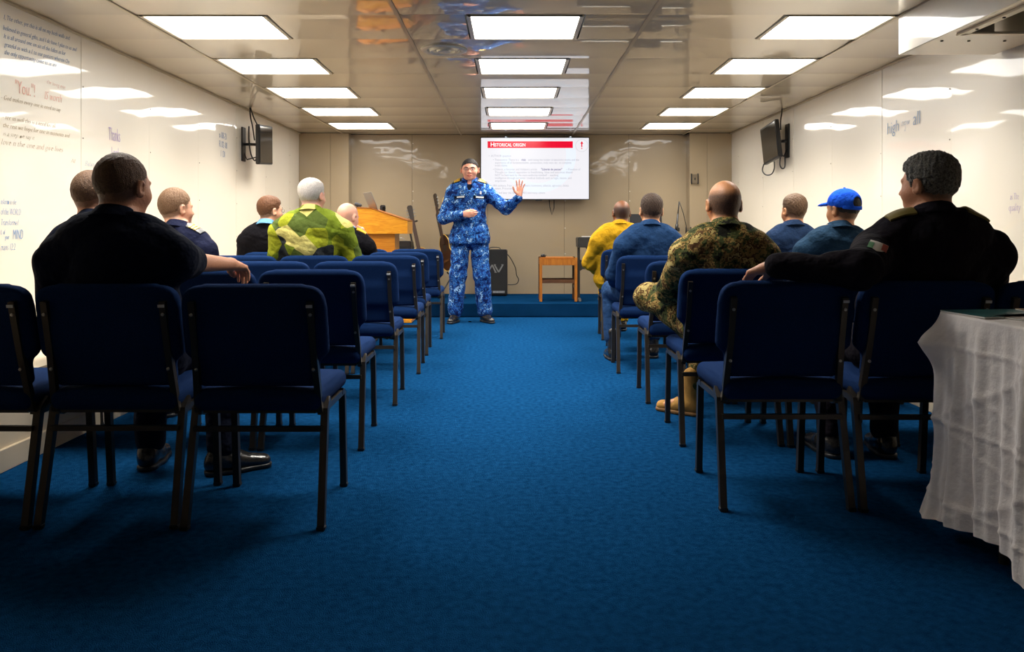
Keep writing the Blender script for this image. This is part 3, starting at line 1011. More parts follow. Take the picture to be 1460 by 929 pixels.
# laptop on the slope
hx = Vector((-1.462, 8.54, 1.04 + (326 - 302) * 8.54 / F))
lap = thing('laptop', 'open grey laptop on the slope of the lectern', 'laptop', hx)
M_LAP = mat('laptop_grey', (0.30, 0.28, 0.26), 0.35, metal=0.5)
wd = Vector((-0.14, 0.29, 0.0)); wl_ = wd.normalized()     # hinge line from the near end
Rl = lambda ux: Matrix((ux, wl_, ux.cross(wl_))).transposed()
sdir = Vector((-0.105, 0.0, 0.225)).normalized()
u1 = (sdir - wl_ * sdir.dot(wl_)).normalized()
MB().box(wd / 2 + u1 * 0.12, (0.24, wd.length, 0.007), Rl(u1), ch=0.002).obj('lid', M_LAP, lap)
nn = u1.cross(wl_)
nn = nn if nn.x > 0 else -nn
MB().box(wd / 2 + u1 * 0.12 + nn * 0.005, (0.215, wd.length - 0.02, 0.002), Rl(u1)).obj('screen', mat('laptop_screen', (0.02, 0.02, 0.02), 0.2, emit=((0.6, 0.6, 0.65), 0.5)), lap)
bd = Vector((0.235, 0.0, -0.075)).normalized()
u2 = (bd - wl_ * bd.dot(wl_)).normalized()
MB().box(wd / 2 + u2 * 0.11 + Vector((0, 0, 0.012)), (0.22, wd.length, 0.014), Rl(u2), ch=0.003).obj('keyboard_deck', mat('laptop_silver', (0.62, 0.60, 0.58), 0.3, metal=0.6), lap)
# microphone and small camera
p = at(510, 293, 8.75)
t = thing('microphone', 'short black microphone with foam head at the left end of the lectern', 'microphone', (p.x, 8.75, 1.274))
MB().lathe([(0, 0), (0.03, 0), (0.03, 0.008), (0.008, 0.012), (0.006, 0.02)], 16).obj('base', M_BLACK, t, 'auto')
MB().tube([(0, 0, 0.01), (-0.02, 0, 0.03), (-0.01, 0, 0.045)], 0.006).obj('gooseneck', M_BLACK, t, True)
s = SDF(0.005); s.cap((-0.015, 0, 0.045), (0.03, 0, 0.032), 0.022, 0.018)
sdf_obj(s, 'foam_head', mat('foam_grey', (0.05, 0.05, 0.055), 0.9), t)
p = at(545, 302, 8.86)
t = thing('camera', 'small black camera on the lectern behind the laptop', 'camera', (p.x, 8.90, p.z - 0.03))
MB().box((0, 0, 0.065), (0.06, 0.05, 0.09), ch=0.008).obj('body', M_BLACK, t)
MB().tube([(0.0, 0.02, 0.07), (0.02, -0.045, 0.07)], 0.02, 12).obj('lens', M_SCREEN, t)
MB().box((0, 0, 0.012), (0.05, 0.05, 0.024), ch=0.004).obj('foot', M_BLACK, t)

# ------------------------------------------------------------- on the platform
# amplifier
am = thing('amplifier', 'tall black amplifier with two light chevrons behind the speaker', 'amplifier', (at(707.5, 0, 10.25).x, 10.25, PLAT_Z))
MB().box((0, 0, 0.31), (0.30, 0.26, 0.60), ch=0.012).obj('cabinet', M_BLACK, am)
MB().box((0, -0.132, 0.31), (0.27, 0.006, 0.57), ch=0.002).obj('grille', mat('grille_cloth', (0.010, 0.010, 0.010), 0.9, bump=(900, 0.003)), am)
M_LOGO = mat('logo_grey', (0.16, 0.16, 0.15), 0.5)
lg = MB()
def bar(x0, z0, x1, z1, t_=0.012):
    a, b = Vector((x0, 0, z0)), Vector((x1, 0, z1))
    d = (b - a); an = math.atan2(d.z, d.x)
    lg.box(((a + b) / 2 + Vector((0, -0.137, 0))), (d.length, 0.004, t_), RY(-an))
bar(-0.105, 0.315, -0.050, 0.41, 0.018); bar(-0.050, 0.41, -0.005, 0.315, 0.018)
bar(-0.02, 0.41, 0.035, 0.315, 0.018); bar(0.035, 0.315, 0.09, 0.41, 0.018)
bar(-0.115, 0.312, -0.085, 0.312, 0.008); bar(-0.02, 0.312, 0.012, 0.312, 0.008); bar(-0.028, 0.413, 0.0, 0.413, 0.008); bar(0.07, 0.413, 0.10, 0.413, 0.008)
lg.obj('logo', M_LOGO, am)
MB().box((-0.083, -0.137, 0.055), (0.05, 0.004, 0.034)).obj('badge', mat('badge_blue', lin((60, 110, 190)), 0.4), am)
bd_ = MB().box((0.035, -0.137, 0.055), (0.16, 0.004, 0.034)).obj('badge', mat('badge_grey', (0.10, 0.11, 0.12), 0.4), am)
ms = MB()
for i in range(9): ms.box((-0.03 + i * 0.017, -0.140, 0.055), (0.010 if i % 3 else 0.013, 0.002, 0.022 if i % 2 else 0.018))
ms.obj('badge_mark', mat('badge_mark', (0.30, 0.31, 0.32), 0.4), bd_)
hd = MB().tube(smooth_path([(-0.10, 0, 0.61), (-0.07, 0, 0.635), (0.03, 0, 0.635), (0.06, 0, 0.61)], 4), 0.006)
hd.obj('handle', M_BLACK, am, True)
for x in (-0.12, 0.12):
    MB().box((x, 0, 0.005), (0.03, 0.2, 0.012)).obj('foot', M_BLACK, am)
o = MB().tube(smooth_path([at(722, 361, 10.3), at(728, 368, 10.3), at(735, 382, 10.3), at(736.5, 392, 10.3), at(739.5, 398, 10.3), at(737, 404, 10.3), at(731, 405.5, 10.3), at(724, 405.5, 10.3)], 5), 0.006, 8).obj('cable', M_BLACK, None, True)
tag(o, 'thin black cable curving out from the side of the amplifier', 'cable')

# stool
M_PINE = wood('stool_wood', lin((150, 86, 20)), lin((176, 108, 32)), 0.4, (14, 14, 2))
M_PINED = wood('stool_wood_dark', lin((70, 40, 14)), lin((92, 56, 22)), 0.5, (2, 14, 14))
sx0, sx1 = at(771, 0, 9.36).x, at(821, 0, 9.36).x
st = thing('stool', 'square wooden stool standing at the edge of the platform', 'stool', ((sx0 + sx1) / 2, 9.52, PLAT_Z))
hw = (sx1 - sx0) / 2
for a, b in ((-1, -1), (1, -1), (-1, 1), (1, 1)):
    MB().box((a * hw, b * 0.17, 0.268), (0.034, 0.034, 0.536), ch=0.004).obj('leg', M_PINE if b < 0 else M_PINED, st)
for b in (-1, 1):
    MB().box((0, b * 0.17, 0.480), (2 * hw - 0.034, 0.022, 0.078), ch=0.003).obj('apron', M_PINE, st)
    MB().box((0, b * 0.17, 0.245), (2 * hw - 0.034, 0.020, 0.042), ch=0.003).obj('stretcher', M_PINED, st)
    MB().box((b * hw, 0, 0.480), (0.022, 0.31, 0.078), ch=0.003).obj('apron', M_PINE, st)
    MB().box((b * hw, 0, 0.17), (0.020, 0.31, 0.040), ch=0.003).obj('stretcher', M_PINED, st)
MB().box((0, 0, 0.528), (2 * hw - 0.036, 0.30, 0.018), ch=0.004).obj('seat', M_PINE, st)
t = thing('clip_microphone', 'small black device lying on the left corner of the stool', 'microphone', (sx0 + 0.035, 9.40, PLAT_Z + 0.537))
s = SDF(0.004); s.cap((-0.02, 0, 0.017), (0.02, 0.01, 0.013), 0.016, 0.012); s.box((0.0, 0.0, 0.02), (0.012, 0.012, 0.019), 0.005)
sdf_obj(s, 'housing', M_BLACK, t)
MB().tube([(0.02, 0.01, 0.02), (0.036, 0.01, 0.024)], 0.005).obj('switch', M_SCREEN, t)

# digital piano with its stand
M_PIANO = mat('piano_black', (0.022, 0.023, 0.022), 0.45)
px0, px1 = at(824, 0, 9.36).x, at(990, 0, 9.36).x
pw = px1 - px0
pn = thing('digital_piano', 'long black digital piano on its stand with its back to the room', 'piano', ((px0 + px1) / 2, 9.52, PLAT_Z))
MB().box((0, 0, 0.718), (pw, 0.30, 0.125), ch=0.010).obj('case', M_PIANO, pn)
MB().box((0, 0.10, 0.785), (pw - 0.14, 0.08, 0.012), ch=0.003).obj('keyboard', mat('piano_keys', (0.7, 0.7, 0.66), 0.3), pn)
for sx in (-1, 1):
    MB().box((sx * (pw / 2 - 0.022), 0.0, 0.34), (0.030, 0.07, 0.64), ch=0.004).obj('stand_post', M_PIANO, pn)
    MB().box((sx * (pw / 2 - 0.022), 0.0, 0.02), (0.034, 0.36, 0.04), ch=0.006).obj('foot', mat('foot_grey', (0.10, 0.10, 0.09), 0.5), pn)
g = MB().prism([(-pw / 2 + 0.03, 0.36), (-pw / 2 + 0.07, 0.385), (pw / 2 - 0.07, 0.385), (pw / 2 - 0.03, 0.36), (pw / 2 - 0.03, 0.51), (pw / 2 - 0.07, 0.49), (-pw / 2 + 0.07, 0.49), (-pw / 2 + 0.03, 0.51)], 'y', -0.02, 0.02)
g.obj('back_panel', M_PIANO, pn)
MB().box((-pw / 2 + 0.15, -0.12, 0.650), (0.10, 0.03, 0.02), ch=0.003).obj('socket_block', M_BLACK, pn)
p0, p1 = at(898, 305, 9.5), at(943.5, 337, 9.5)
t = thing('display_screen', 'black flat screen standing on top of the piano', 'screen', ((p0.x + p1.x) / 2, 9.5, PLAT_Z + 0.781))
hh = p0.z - (PLAT_Z + 0.781)
MB().box((0, 0, hh / 2), (p1.x - p0.x, 0.03, hh), RX(-0.08), ch=0.004).obj('casing', mat('navy_black', (0.012, 0.012, 0.016), 0.4), t)
MB().box((0, 0.022, hh / 2 + 0.01), (p1.x - p0.x - 0.03, 0.004, hh - 0.05), RX(-0.08)).obj('screen', M_SCREEN, t)
MB().box((0, 0.02, 0.006), (0.2, 0.1, 0.012), ch=0.003).obj('foot', M_BLACK, t)
# microphone stand behind the piano
q0, q1 = at(963.5, 337, 9.95), at(968.5, 287, 9.95)
t = thing('microphone_stand', 'thin black microphone stand rising behind the piano', 'stand', (q0.x - 0.02, 9.95, PLAT_Z))
o_ = Vector(t.location)
MB().tube([Vector((0, 0, 0.05)), q0 - o_, (q0 * 0.35 + q1 * 0.65) - o_], 0.012).obj('lower_tube', M_BLACK, t, True)
MB().tube([(q0 * 0.4 + q1 * 0.6) - o_, q1 - o_], 0.008).obj('upper_tube', M_BLACK, t, True)
MB().tube([(q0 * 0.85 + q1 * 0.15) - o_, (q0 * 0.65 + q1 * 0.35) - o_], 0.020).obj('clutch', M_BLACK, t, True)
MB().box((q0 * 0.8 + q1 * 0.2) - o_ + Vector((0.03, 0, 0)), (0.02, 0.02, 0.05), ch=0.004).obj('clamp_knob', M_BLACK, t)
for a in (90, 210, 330):
    ca, sa = math.cos(math.radians(a)), math.sin(math.radians(a))
    MB().tube([(0, 0, 0.12), (ca * 0.27, sa * 0.27, 0.012)], 0.010).obj('leg', M_BLACK, t, True)
o = MB().tube([at(968.5, 287, 9.95), at(974, 303, 9.95), at(978, 320, 10.0), at(980, 330, 10.05)], 0.0045, 8).obj('cable', M_BLACK, None, True)
tag(o, 'thin cable slanting down from the tip of the microphone stand', 'cable')

# loudspeaker box behind the lectern
p0, p1 = at(553, 343.5, 9.85), at(586, 343.5, 9.85)
ls = thing('loudspeaker', 'black loudspeaker box on the platform right of the lectern', 'loudspeaker', ((p0.x + p1.x) / 2, 9.98, PLAT_Z))
hz = p0.z - PLAT_Z
MB().box((0, 0, hz / 2), (p1.x - p0.x, 0.26, hz), ch=0.01).obj('cabinet', M_BLACK, ls)
MB().box((0, -0.133, hz / 2 - 0.02), (p1.x - p0.x - 0.04, 0.006, hz - 0.10), ch=0.002).obj('grille', MATS['grille_cloth'], ls)
MB().tube(smooth_path([(-0.03, 0, hz), (-0.01, 0, hz + 0.035), (0.03, 0, hz + 0.035), (0.045, 0, hz)], 4), 0.004).obj('handle', M_METAL, ls, True)

# guitars on stands
def guitar(label, top, foot, rz, face, edge, stand_label):
    """top: tip of the head, foot: bottom of the body (world)"""
    top, foot = Vector(top), Vector(foot)
    ax = (top - foot); L = ax.length; ax.normalize()
    t = thing('guitar', label, 'guitar', foot)
    side = (RZ(rz) @ Vector((1, 0, 0))); side = (side - ax * side.dot(ax)).normalized()
    nrm = side.cross(ax)
    R = Matrix((side, ax, side.cross(ax))).transposed()
    def pl(mb, name, m, par=t, sm=False):
        mb.v = [tuple(R @ Vector(v)) for v in mb.v]
        return mb.obj(name, m, par, sm)
    # body outline
    n = 40
    o1 = []
    BLn = L * 0.46
    for i in range(n):
        a = 2 * math.pi * i / n
        v = (1 - math.cos(a)) / 2
        wv = 0.19 * math.sin(a) * (1.0 - 0.32 * v) * (1 - 0.33 * math.exp(-((v - 0.60) / 0.13) ** 2)) * (L / 1.02)
        wv = math.copysign(abs(wv) ** 0.85 * 0.19 ** 0.15, wv)
        o1.append((wv, v * BLn))
    mb = MB().prism(o1, 'z', -0.045, 0.045)
    bd2 = pl(mb, 'body', edge)
    inner = [(u * 0.95, 0.01 + v * 0.955) for u, v in o1]
    pl(MB().prism(inner, 'z', 0.0455, 0.048), 'top_plate', face)
    ring_ = MB()
    ring_.tube([(u, v, 0.046) for u, v in o1] + [(o1[0][0], o1[0][1], 0.046)], 0.004, 6, caps=False)
    pl(ring_, 'binding', mat('guitar_binding', lin((210, 170, 70)), 0.4))
    pl(MB().lathe([(0, 0.0), (0.045, 0.0), (0.045, 0.001), (0, 0.001)], 20, (0, BLn * 0.64, 0.0485)), 'sound_hole', M_BLACK)
    pl(MB().box((0, BLn * 0.27, 0.054), (0.14, 0.025, 0.010), ch=0.002), 'bridge', M_PINED)
    pl(MB().box((0, (BLn * 0.72 + L * 0.83) / 2, 0.052), (0.048, L * 0.83 - BLn * 0.72, 0.020), ch=0.006), 'neck', mat('neck_brown', lin((58, 36, 22)), 0.5))
    pl(MB().prism([(-0.026, L * 0.82), (0.026, L * 0.82), (0.036, L * 0.98), (0.020, L), (-0.020, L), (-0.036, L * 0.98)], 'z', 0.036, 0.052), 'headstock', mat('head_dark', (0.03, 0.02, 0.014), 0.4))
    pg = MB()
    for k in range(3):
        for sx in (-1, 1):
            pg.tube([(sx * 0.03, L * (0.86 + k * 0.04), 0.044), (sx * 0.056, L * (0.86 + k * 0.04), 0.044)], 0.007, 8)
    pl(pg, 'tuning_pegs', M_METAL)
    s_ = thing('guitar_stand', stand_label, 'stand', (foot.x, foot.y + 0.02, PLAT_Z))
    d = foot - Vector(s_.location)
    back = Vector((0.0, 0.14, 0))
    MB().tube([Vector((0, 0.10, 0.30)), d + ax * L * 0.25 + back - Vector((0.07, 0, 0)), d + ax * L * 0.72 + back - Vector((0.08, 0, 0)), d + ax * L * 0.79 + back * 0.8 - Vector((0.05, 0, 0)), d + ax * L * 0.80 + back * 0.6], 0.012).obj('upright', M_BLACK, s_, True)
    MB().tube([d + ax * L * 0.80 + side * -0.05 + back * 0.35, d + ax * L * 0.80 + side * -0.04 + back * 0.6, d + ax * L * 0.80 + side * 0.04 + back * 0.6, d + ax * L * 0.80 + side * 0.06 + back * 0.1], 0.012).obj('neck_cradle', M_BLACK, s_, True)
    MB().tube([d + side * -0.12 + Vector((0, -0.07, 0.0)), d + side * -0.12 + Vector((0, 0.06, -0.02)), Vector((0, 0.10, 0.30)), d + side * 0.12 + Vector((0, 0.06, -0.02)), d + side * 0.12 + Vector((0, -0.07, 0.0))], 0.010).obj('body_rest', M_BLACK, s_, True)
    for a in (-50, 90, 230):
        ca, sa = math.cos(math.radians(a)), math.sin(math.radians(a))
        MB().tube([(0, 0.10, 0.30), (ca * 0.26, 0.10 + sa * 0.24, 0.012)], 0.010).obj('leg', M_BLACK, s_, True)
    return t
guitar('acoustic guitar on a stand behind the rows, neck leaning left', at(583, 294, 10.0), at(607, 405, 9.85), 0.25, wood('guitar_top', lin((130, 70, 24)), lin((160, 92, 36))), mat('guitar_side', lin((84, 46, 20)), 0.35), 'black stand holding the brown guitar')
guitar('dark acoustic guitar with a yellow edge left of the speaker', at(624, 276, 9.98), at(645, 385, 9.80), -0.95, mat('guitar_dark_top', lin((48, 26, 14)), 0.3), mat('guitar_black', (0.014, 0.012, 0.012), 0.3), 'black stand holding the dark guitar')

# ------------------------------------------------------------- table with a white cloth and magazines
TXa, TXb, TYa, TYb, TZ = 1.452, 2.19, 0.75, 2.61, 0.76
tb = thing('folding_table', 'folding table under the white cloth at the right', 'table', ((TXa + TXb) / 2, (TYa + TYb) / 2, 0))
MB().box((0, 0, TZ - 0.022), (TXb - TXa - 0.02, TYb - TYa - 0.02, 0.03), ch=0.004).obj('tabletop', mat('table_grey', (0.5, 0.5, 0.48), 0.5), tb)
for sx in (-1, 1):
    for sy in (-1, 1):
        MB().tube([(sx * 0.29, sy * 0.72, 0.0), (sx * 0.29, sy * 0.72, TZ - 0.03)], 0.014).obj('leg', M_LEG, tb)
def cloth():
    cx, cy = (TXa + TXb) / 2, (TYa + TYb) / 2
    hx_, hy_ = (TXb - TXa) / 2, (TYb - TYa) / 2
    per = []
    step = 0.009
    corner = 0.02
    def seg(p, q, nrm):
        n = max(1, int((Vector(q) - Vector(p)).length / step))
        for i in range(n):
            t_ = i / n
            per.append((p[0] + (q[0] - p[0]) * t_, p[1] + (q[1] - p[1]) * t_, nrm[0], nrm[1]))
    def crn(c, a0):
        for i in range(9):
            a = math.radians(a0 + 90 * i / 9)
            per.append((c[0] + corner * math.cos(a), c[1] + corner * math.sin(a), math.cos(a), math.sin(a)))
    h1, h2 = hx_ - corner, hy_ - corner
    seg((h1, -hy_), (-h1, -hy_), (0, -1)); per_r = []
    # walk clockwise: bottom edge, left, top, right
    for i in range(9):
        a = math.radians(270 - 90 * i / 9); per.append((-h1 + corner * math.cos(a), -h2 + corner * math.sin(a), math.cos(a), math.sin(a)))
    seg((-hx_, -h2), (-hx_, h2), (-1, 0))
    for i in range(9):
        a = math.radians(180 - 90 * i / 9); per.append((-h1 + corner * math.cos(a), h2 + corner * math.sin(a), math.cos(a), math.sin(a)))
    seg((-h1, hy_), (h1, hy_), (0, 1))
    for i in range(9):
        a = math.radians(90 - 90 * i / 9); per.append((h1 + corner * math.cos(a), h2 + corner * math.sin(a), math.cos(a), math.sin(a)))
    seg((hx_, h2), (hx_, -h2), (1, 0))
    for i in range(9):
        a = math.radians(0 - 90 * i / 9); per.append((h1 + corner * math.cos(a), -h2 + corner * math.sin(a), math.cos(a), math.sin(a)))
    n = len(per)
    rng = random.Random(3)
    ph = [rng.uniform(0, 6.28) for _ in range(8)]
    rows = []
    Hs = 90
    for j in range(Hs + 1):
        v = j / Hs
        row = []
        for i, (x, y, nx, ny) in enumerate(per):
            s_ = i * step
            # distance to the nearest corner
            dc = math.hypot(abs(x) - hx_, abs(y) - hy_)
            cor = math.exp(-(dc / 0.055) ** 2)
            hem = 0.075 + 0.022 * math.sin(s_ * 5.1 + ph[0]) + 0.012 * math.sin(s_ * 13 + ph[1]) - 0.02 * cor
            z = TZ - v * (TZ - hem)
            amp = (0.15 + 0.85 * v ** 0.7) * 0.020 * min(1, v * 12) * (1 - 0.5 * cor)
            fold = math.sin(s_ * 17 + ph[2] + 1.6 * math.sin(s_ * 3.1)) + 0.6 * math.sin(s_ * 31 + ph[3] + 2 * v) + 0.55 * math.sin(s_ * 57 + ph[4] + 2 * v) + 0.35 * math.sin(s_ * 118 + ph[7] + math.sin(s_ * 7))
            out = 0.006 + v * 0.022 + amp * fold
            # packing creases
            for zc in (0.655, 0.40, 0.16):
                out += 0.005 * math.exp(-((z - zc - 0.006 * math.sin(s_ * 4 + zc * 9)) / 0.007) ** 2)
            out += 0.006 * (1 - abs(math.sin(s_ * 4.5 + z * 9 + ph[5]))) ** 6 * min(1, v * 4) + 0.005 * (1 - abs(math.sin(s_ * 6.5 - z * 7 + 1.5 * math.sin(z * 8) + ph[7]))) ** 8 * min(1, v * 4) + 0.003 * math.sin(s_ * 23 - z * 31 + ph[6]) * v
            if cor > 0.01:
                out += cor * (0.055 * math.exp(-((v - 0.15) / 0.08) ** 2) + 0.022 * min(1, v * 4) + 0.05 * max(0, v - 0.75) * 3)
            row.append((cx + x + nx * out, cy + y + ny * out, z))
        rows.append(row)
    mb = MB()
    V = [p for r_ in rows for p in r_]
    Fs = []
    for j in range(Hs):
        for i in range(n):
            Fs.append((j * n + i, j * n + (i + 1) % n, (j + 1) * n + (i + 1) % n, (j + 1) * n + i))
    # top as shrinking loops
    base = 0
    prev = list(range(n))
    for r_ in (0.97, 0.6, 0.25):
        o_ = len(V)
        for (x, y, nx, ny) in per:
            V.append((cx + x * r_, cy + y * (1 - (1 - r_) * 0.9), TZ + 0.0015 * math.sin(x * 30) * math.sin(y * 17)))
        for i in range(n):
            Fs.append((prev[i], prev[(i + 1) % n], o_ + (i + 1) % n, o_ + i))
        prev = list(range(o_, o_ + n))
    Fs.append(tuple(prev))
    mb.add(V, Fs)
    return mb
cl = cloth().obj('tablecloth', mat('cloth_white', lin((240, 232, 228)), 0.85, bump=(25, 0.006, 5), sheen=0.2), None, True)
tag(cl, 'creased white tablecloth hanging nearly to the floor at the right', 'tablecloth')
mags = [(1.60, 2.50, 0.30, 0.21, 0.1, (40, 96, 96), 'teal covered magazine at the far edge of the white tablecloth'),
        (1.83, 2.47, 0.30, 0.21, -0.12, (196, 130, 40), 'orange covered magazine lying beside the teal one'),
        (1.66, 2.33, 0.21, 0.28, 0.35, (150, 120, 96), 'brown magazine lying in front of the teal one'),
        (1.90, 2.24, 0.28, 0.20, 0.15, (216, 176, 40), 'yellow edged magazine nearest the front on the tablecloth'),
        (2.02, 2.46, 0.24, 0.18, -0.4, (205, 205, 205), 'pale loose leaflet curling at the right end of the magazines')]
for i, (x, y, w_, d_, a, c_, lab) in enumerate(mags):
    t = thing('magazine', lab, 'magazine', (x, y, TZ + 0.002 + 0.005 * (i % 2)), a, 'magazines on the white tablecloth')
    MB().box((0, 0, 0.003), (w_, d_, 0.004)).obj('pages', mat('paper_pages', (0.75, 0.74, 0.7), 0.7), t)
    MB().box((0, 0, 0.0058), (w_ + 0.002, d_ + 0.002, 0.0008)).obj('cover', mat('cover_%d' % i, lin(c_), 0.35, noise=(6, lin(tuple(v * 0.6 for v in c_)), 0.2)), t)

# ------------------------------------------------------------- people
from mathutils.bvhtree import BVHTree
V3 = lambda *a: np.array(a, float)
def unit(v):
    v = np.array(v, float)
    return v / max(np.linalg.norm(v), 1e-9)

M_EYE = mat('eye_white', (0.8, 0.78, 0.74), 0.2)
M_IRIS = mat('eye_iris', (0.03, 0.02, 0.012), 0.2)
M_LIP = mat('lips', lin((178, 92, 80)), 0.4)
M_GOLD = mat('gold_braid', lin((226, 184, 60)), 0.4, metal=0.3)
M_SHOE = mat('black_leather', (0.014, 0.013, 0.012), 0.25, coat=0.4, bump=(60, 0.002))

def torso(s, e, P, N, sw, b, neck_r=0.056, traps=True):
    U = N - P
    s.ell(P, (0.165 * b + e, 0.125 * b + e, 0.12 + e), k=0.04)
    s.ell(P + U * 0.33 + V3(0, 0.008, 0), (0.152 * b + e, 0.122 * b + e, 0.16), k=0.07)
    s.ell(P + U * 0.68, (0.165 * b + e, 0.118 * b + e, 0.17 + e), k=0.07)
    J = [N + V3(sg * sw, 0.0, -0.118) for sg in (-1, 1)]
    s.ell(P + U * 0.86, (0.80 * sw + e, 0.098 * b + e, 0.085 + e), k=0.06)
    for sg, j in zip((-1, 1), J):
        s.cap(j, N + V3(sg * 0.06, 0, -0.07), 0.052 + e, 0.060 + e, k=0.05)
        if traps:
            s.cap(N + V3(sg * 0.135, -0.012, -0.058), N + V3(sg * 0.025, -0.012, 0.028), 0.046 + e, 0.046 + e * 0.4, k=0.05)
    return J

def head_frame(yaw, pitch, roll):
    return np.array(RZ(yaw) @ RX(pitch) @ RY(roll))

def add_head(s, hc, R, N, w=1.0, mouth=False):
    T = lambda x, y, z: hc + R @ V3(x * w, y, z)
    s.cap(N + V3(0, 0.0, -0.02), T(0, -0.022, -0.035), 0.058 * w, 0.054 * w, k=0.03)
    s.ell(T(0, -0.012, 0.026), (0.077 * w, 0.096, 0.090), R, k=0.03)
    s.ell(T(0, 0.022, -0.02), (0.067 * w, 0.068, 0.075), R, k=0.03)
    s.ell(T(0, 0.036, -0.075), (0.048 * w, 0.046, 0.040), R, k=0.03)       # jaw and chin
    s.ell(T(0, 0.066, -0.100), (0.020, 0.018, 0.014), R, k=0.02)
    for sg in (-1, 1):
        s.ell(T(sg * 0.045, 0.048, -0.035), (0.022, 0.030, 0.026), R, k=0.025)  # cheek
        s.ell(T(sg * 0.031, 0.093, 0.004), (0.015, 0.012, 0.011), R, k=0.010, sub=True)
        s.cap(T(sg * 0.012, 0.086, 0.020), T(sg * 0.048, 0.074, 0.018), 0.007, 0.006, k=0.014)
    s.cap(T(0, 0.082, 0.008), T(0, 0.105, -0.030), 0.008, 0.011, k=0.010)
    for sg in (-1, 1):
        s.ell(T(sg * 0.012, 0.094, -0.035), (0.009, 0.010, 0.008), R, k=0.008)
    s.ell(T(0, 0.084, -0.064), (0.024, 0.010, 0.008), R, k=0.010)
    s.ell(T(0, 0.082, -0.078), (0.020, 0.011, 0.008), R, k=0.010)
    if mouth:
        s.ell(T(0, 0.096, -0.070), (0.019, 0.010, 0.0055), R, k=0.004, sub=True)
    for sg in (-1, 1):       # ears
        Re = R @ np.array(RZ(sg * -0.45) @ RX(-0.15))
        s.ell(T(sg * 0.085, -0.006, -0.008), (0.009, 0.020, 0.033), Re, k=0.008)
        s.ell(T(sg * 0.081, 0.000, -0.026), (0.007, 0.012, 0.016), Re, k=0.008)
        s.ell(T(sg * 0.092, 0.001, -0.005), (0.006, 0.011, 0.020), Re, k=0.005, sub=True)

def hairline(q, front=0.052, top=0.085):
    """>0 where hair grows, in head coordinates (metres)"""
    x, y, z = q[..., 0], q[..., 1], q[..., 2]
    zl = np.interp(y, [-0.12, -0.05, -0.015, 0.012, 0.016, 0.06], [-0.072, -0.070, -0.045, 0.018, -0.012, 0.004])
    yf = np.interp(z, [-0.05, 0.04, 0.075, 0.12], [front - 0.012, front, top, top + 0.01]) - 0.35 * np.maximum(np.abs(x) - 0.045, 0)
    return np.minimum(z - zl, yf - y)

def add_hand(s, W, d, side, nrm, curl=(0.25, 0.3, 0.35, 0.4), spread=0.05, thumb=0.5, sc=1.0, fr=0.0088):
    """wrist W, fingers along d, thumb on side, nrm = back of the hand"""
    d = unit(d); side = unit(np.array(side, float) - d * np.dot(side, d)); n = np.cross(side, d)
    if np.dot(n, nrm) < 0: n = -n
    lat = (0.027, 0.009, -0.009, -0.026); kn = (0.088, 0.092, 0.087, 0.078)
    ph = ((0.042, 0.026, 0.020), (0.046, 0.029, 0.021), (0.043, 0.027, 0.020), (0.034, 0.020, 0.018))
    s.cap(W - d * 0.02, W + d * 0.03, 0.026 * sc, 0.026 * sc, k=0.02, flat=(n, 1.25))
    for i in range(4):
        K = W + d * kn[i] * sc + side * lat[i] * sc
        s.cap(W + d * 0.02 * sc + side * lat[i] * 0.6 * sc, K, 0.0145 * sc, 0.0115 * sc, k=0.014)
        a = spread * (1.5 - i)
        dd = unit(d * math.cos(a) + side * math.sin(a))
        p = K
        bend = 0.0
        r = (fr if i < 3 else fr * 0.9) * sc
        for j in range(3):
            bend += curl[i] * (1.0, 1.15, 0.7)[j]
            v = unit(dd * math.cos(bend) - n * math.sin(bend))
            q = p + v * ph[i][j] * sc
            s.cap(p, q, r, r * 0.92, k=0.005)
            p = q; r *= 0.92
    B = W + d * 0.026 * sc + side * 0.022 * sc - n * 0.006
    v1 = unit(d * (1 - thumb * 0.6) + side * (0.35 + thumb * 0.6) - n * 0.35)
    v2 = unit(d * 1.0 + side * (thumb * 0.75) - n * 0.30)
    p1 = B + v1 * 0.044 * sc; p2 = p1 + v2 * 0.034 * sc; p3 = p2 + unit(v2 + d * 0.2) * 0.026 * sc
    s.cap(B, p1, 0.0165 * sc, 0.0125 * sc, k=0.012); s.cap(p1, p2, 0.0115 * sc, 0.0105 * sc, k=0.006); s.cap(p2, p3, 0.0105 * sc, 0.0088 * sc, k=0.006)

def bvh_of(me):
    vs = [v.co.copy() for v in me.vertices]
    return BVHTree.FromPolygons(vs, [tuple(p.vertices) for p in me.polygons])

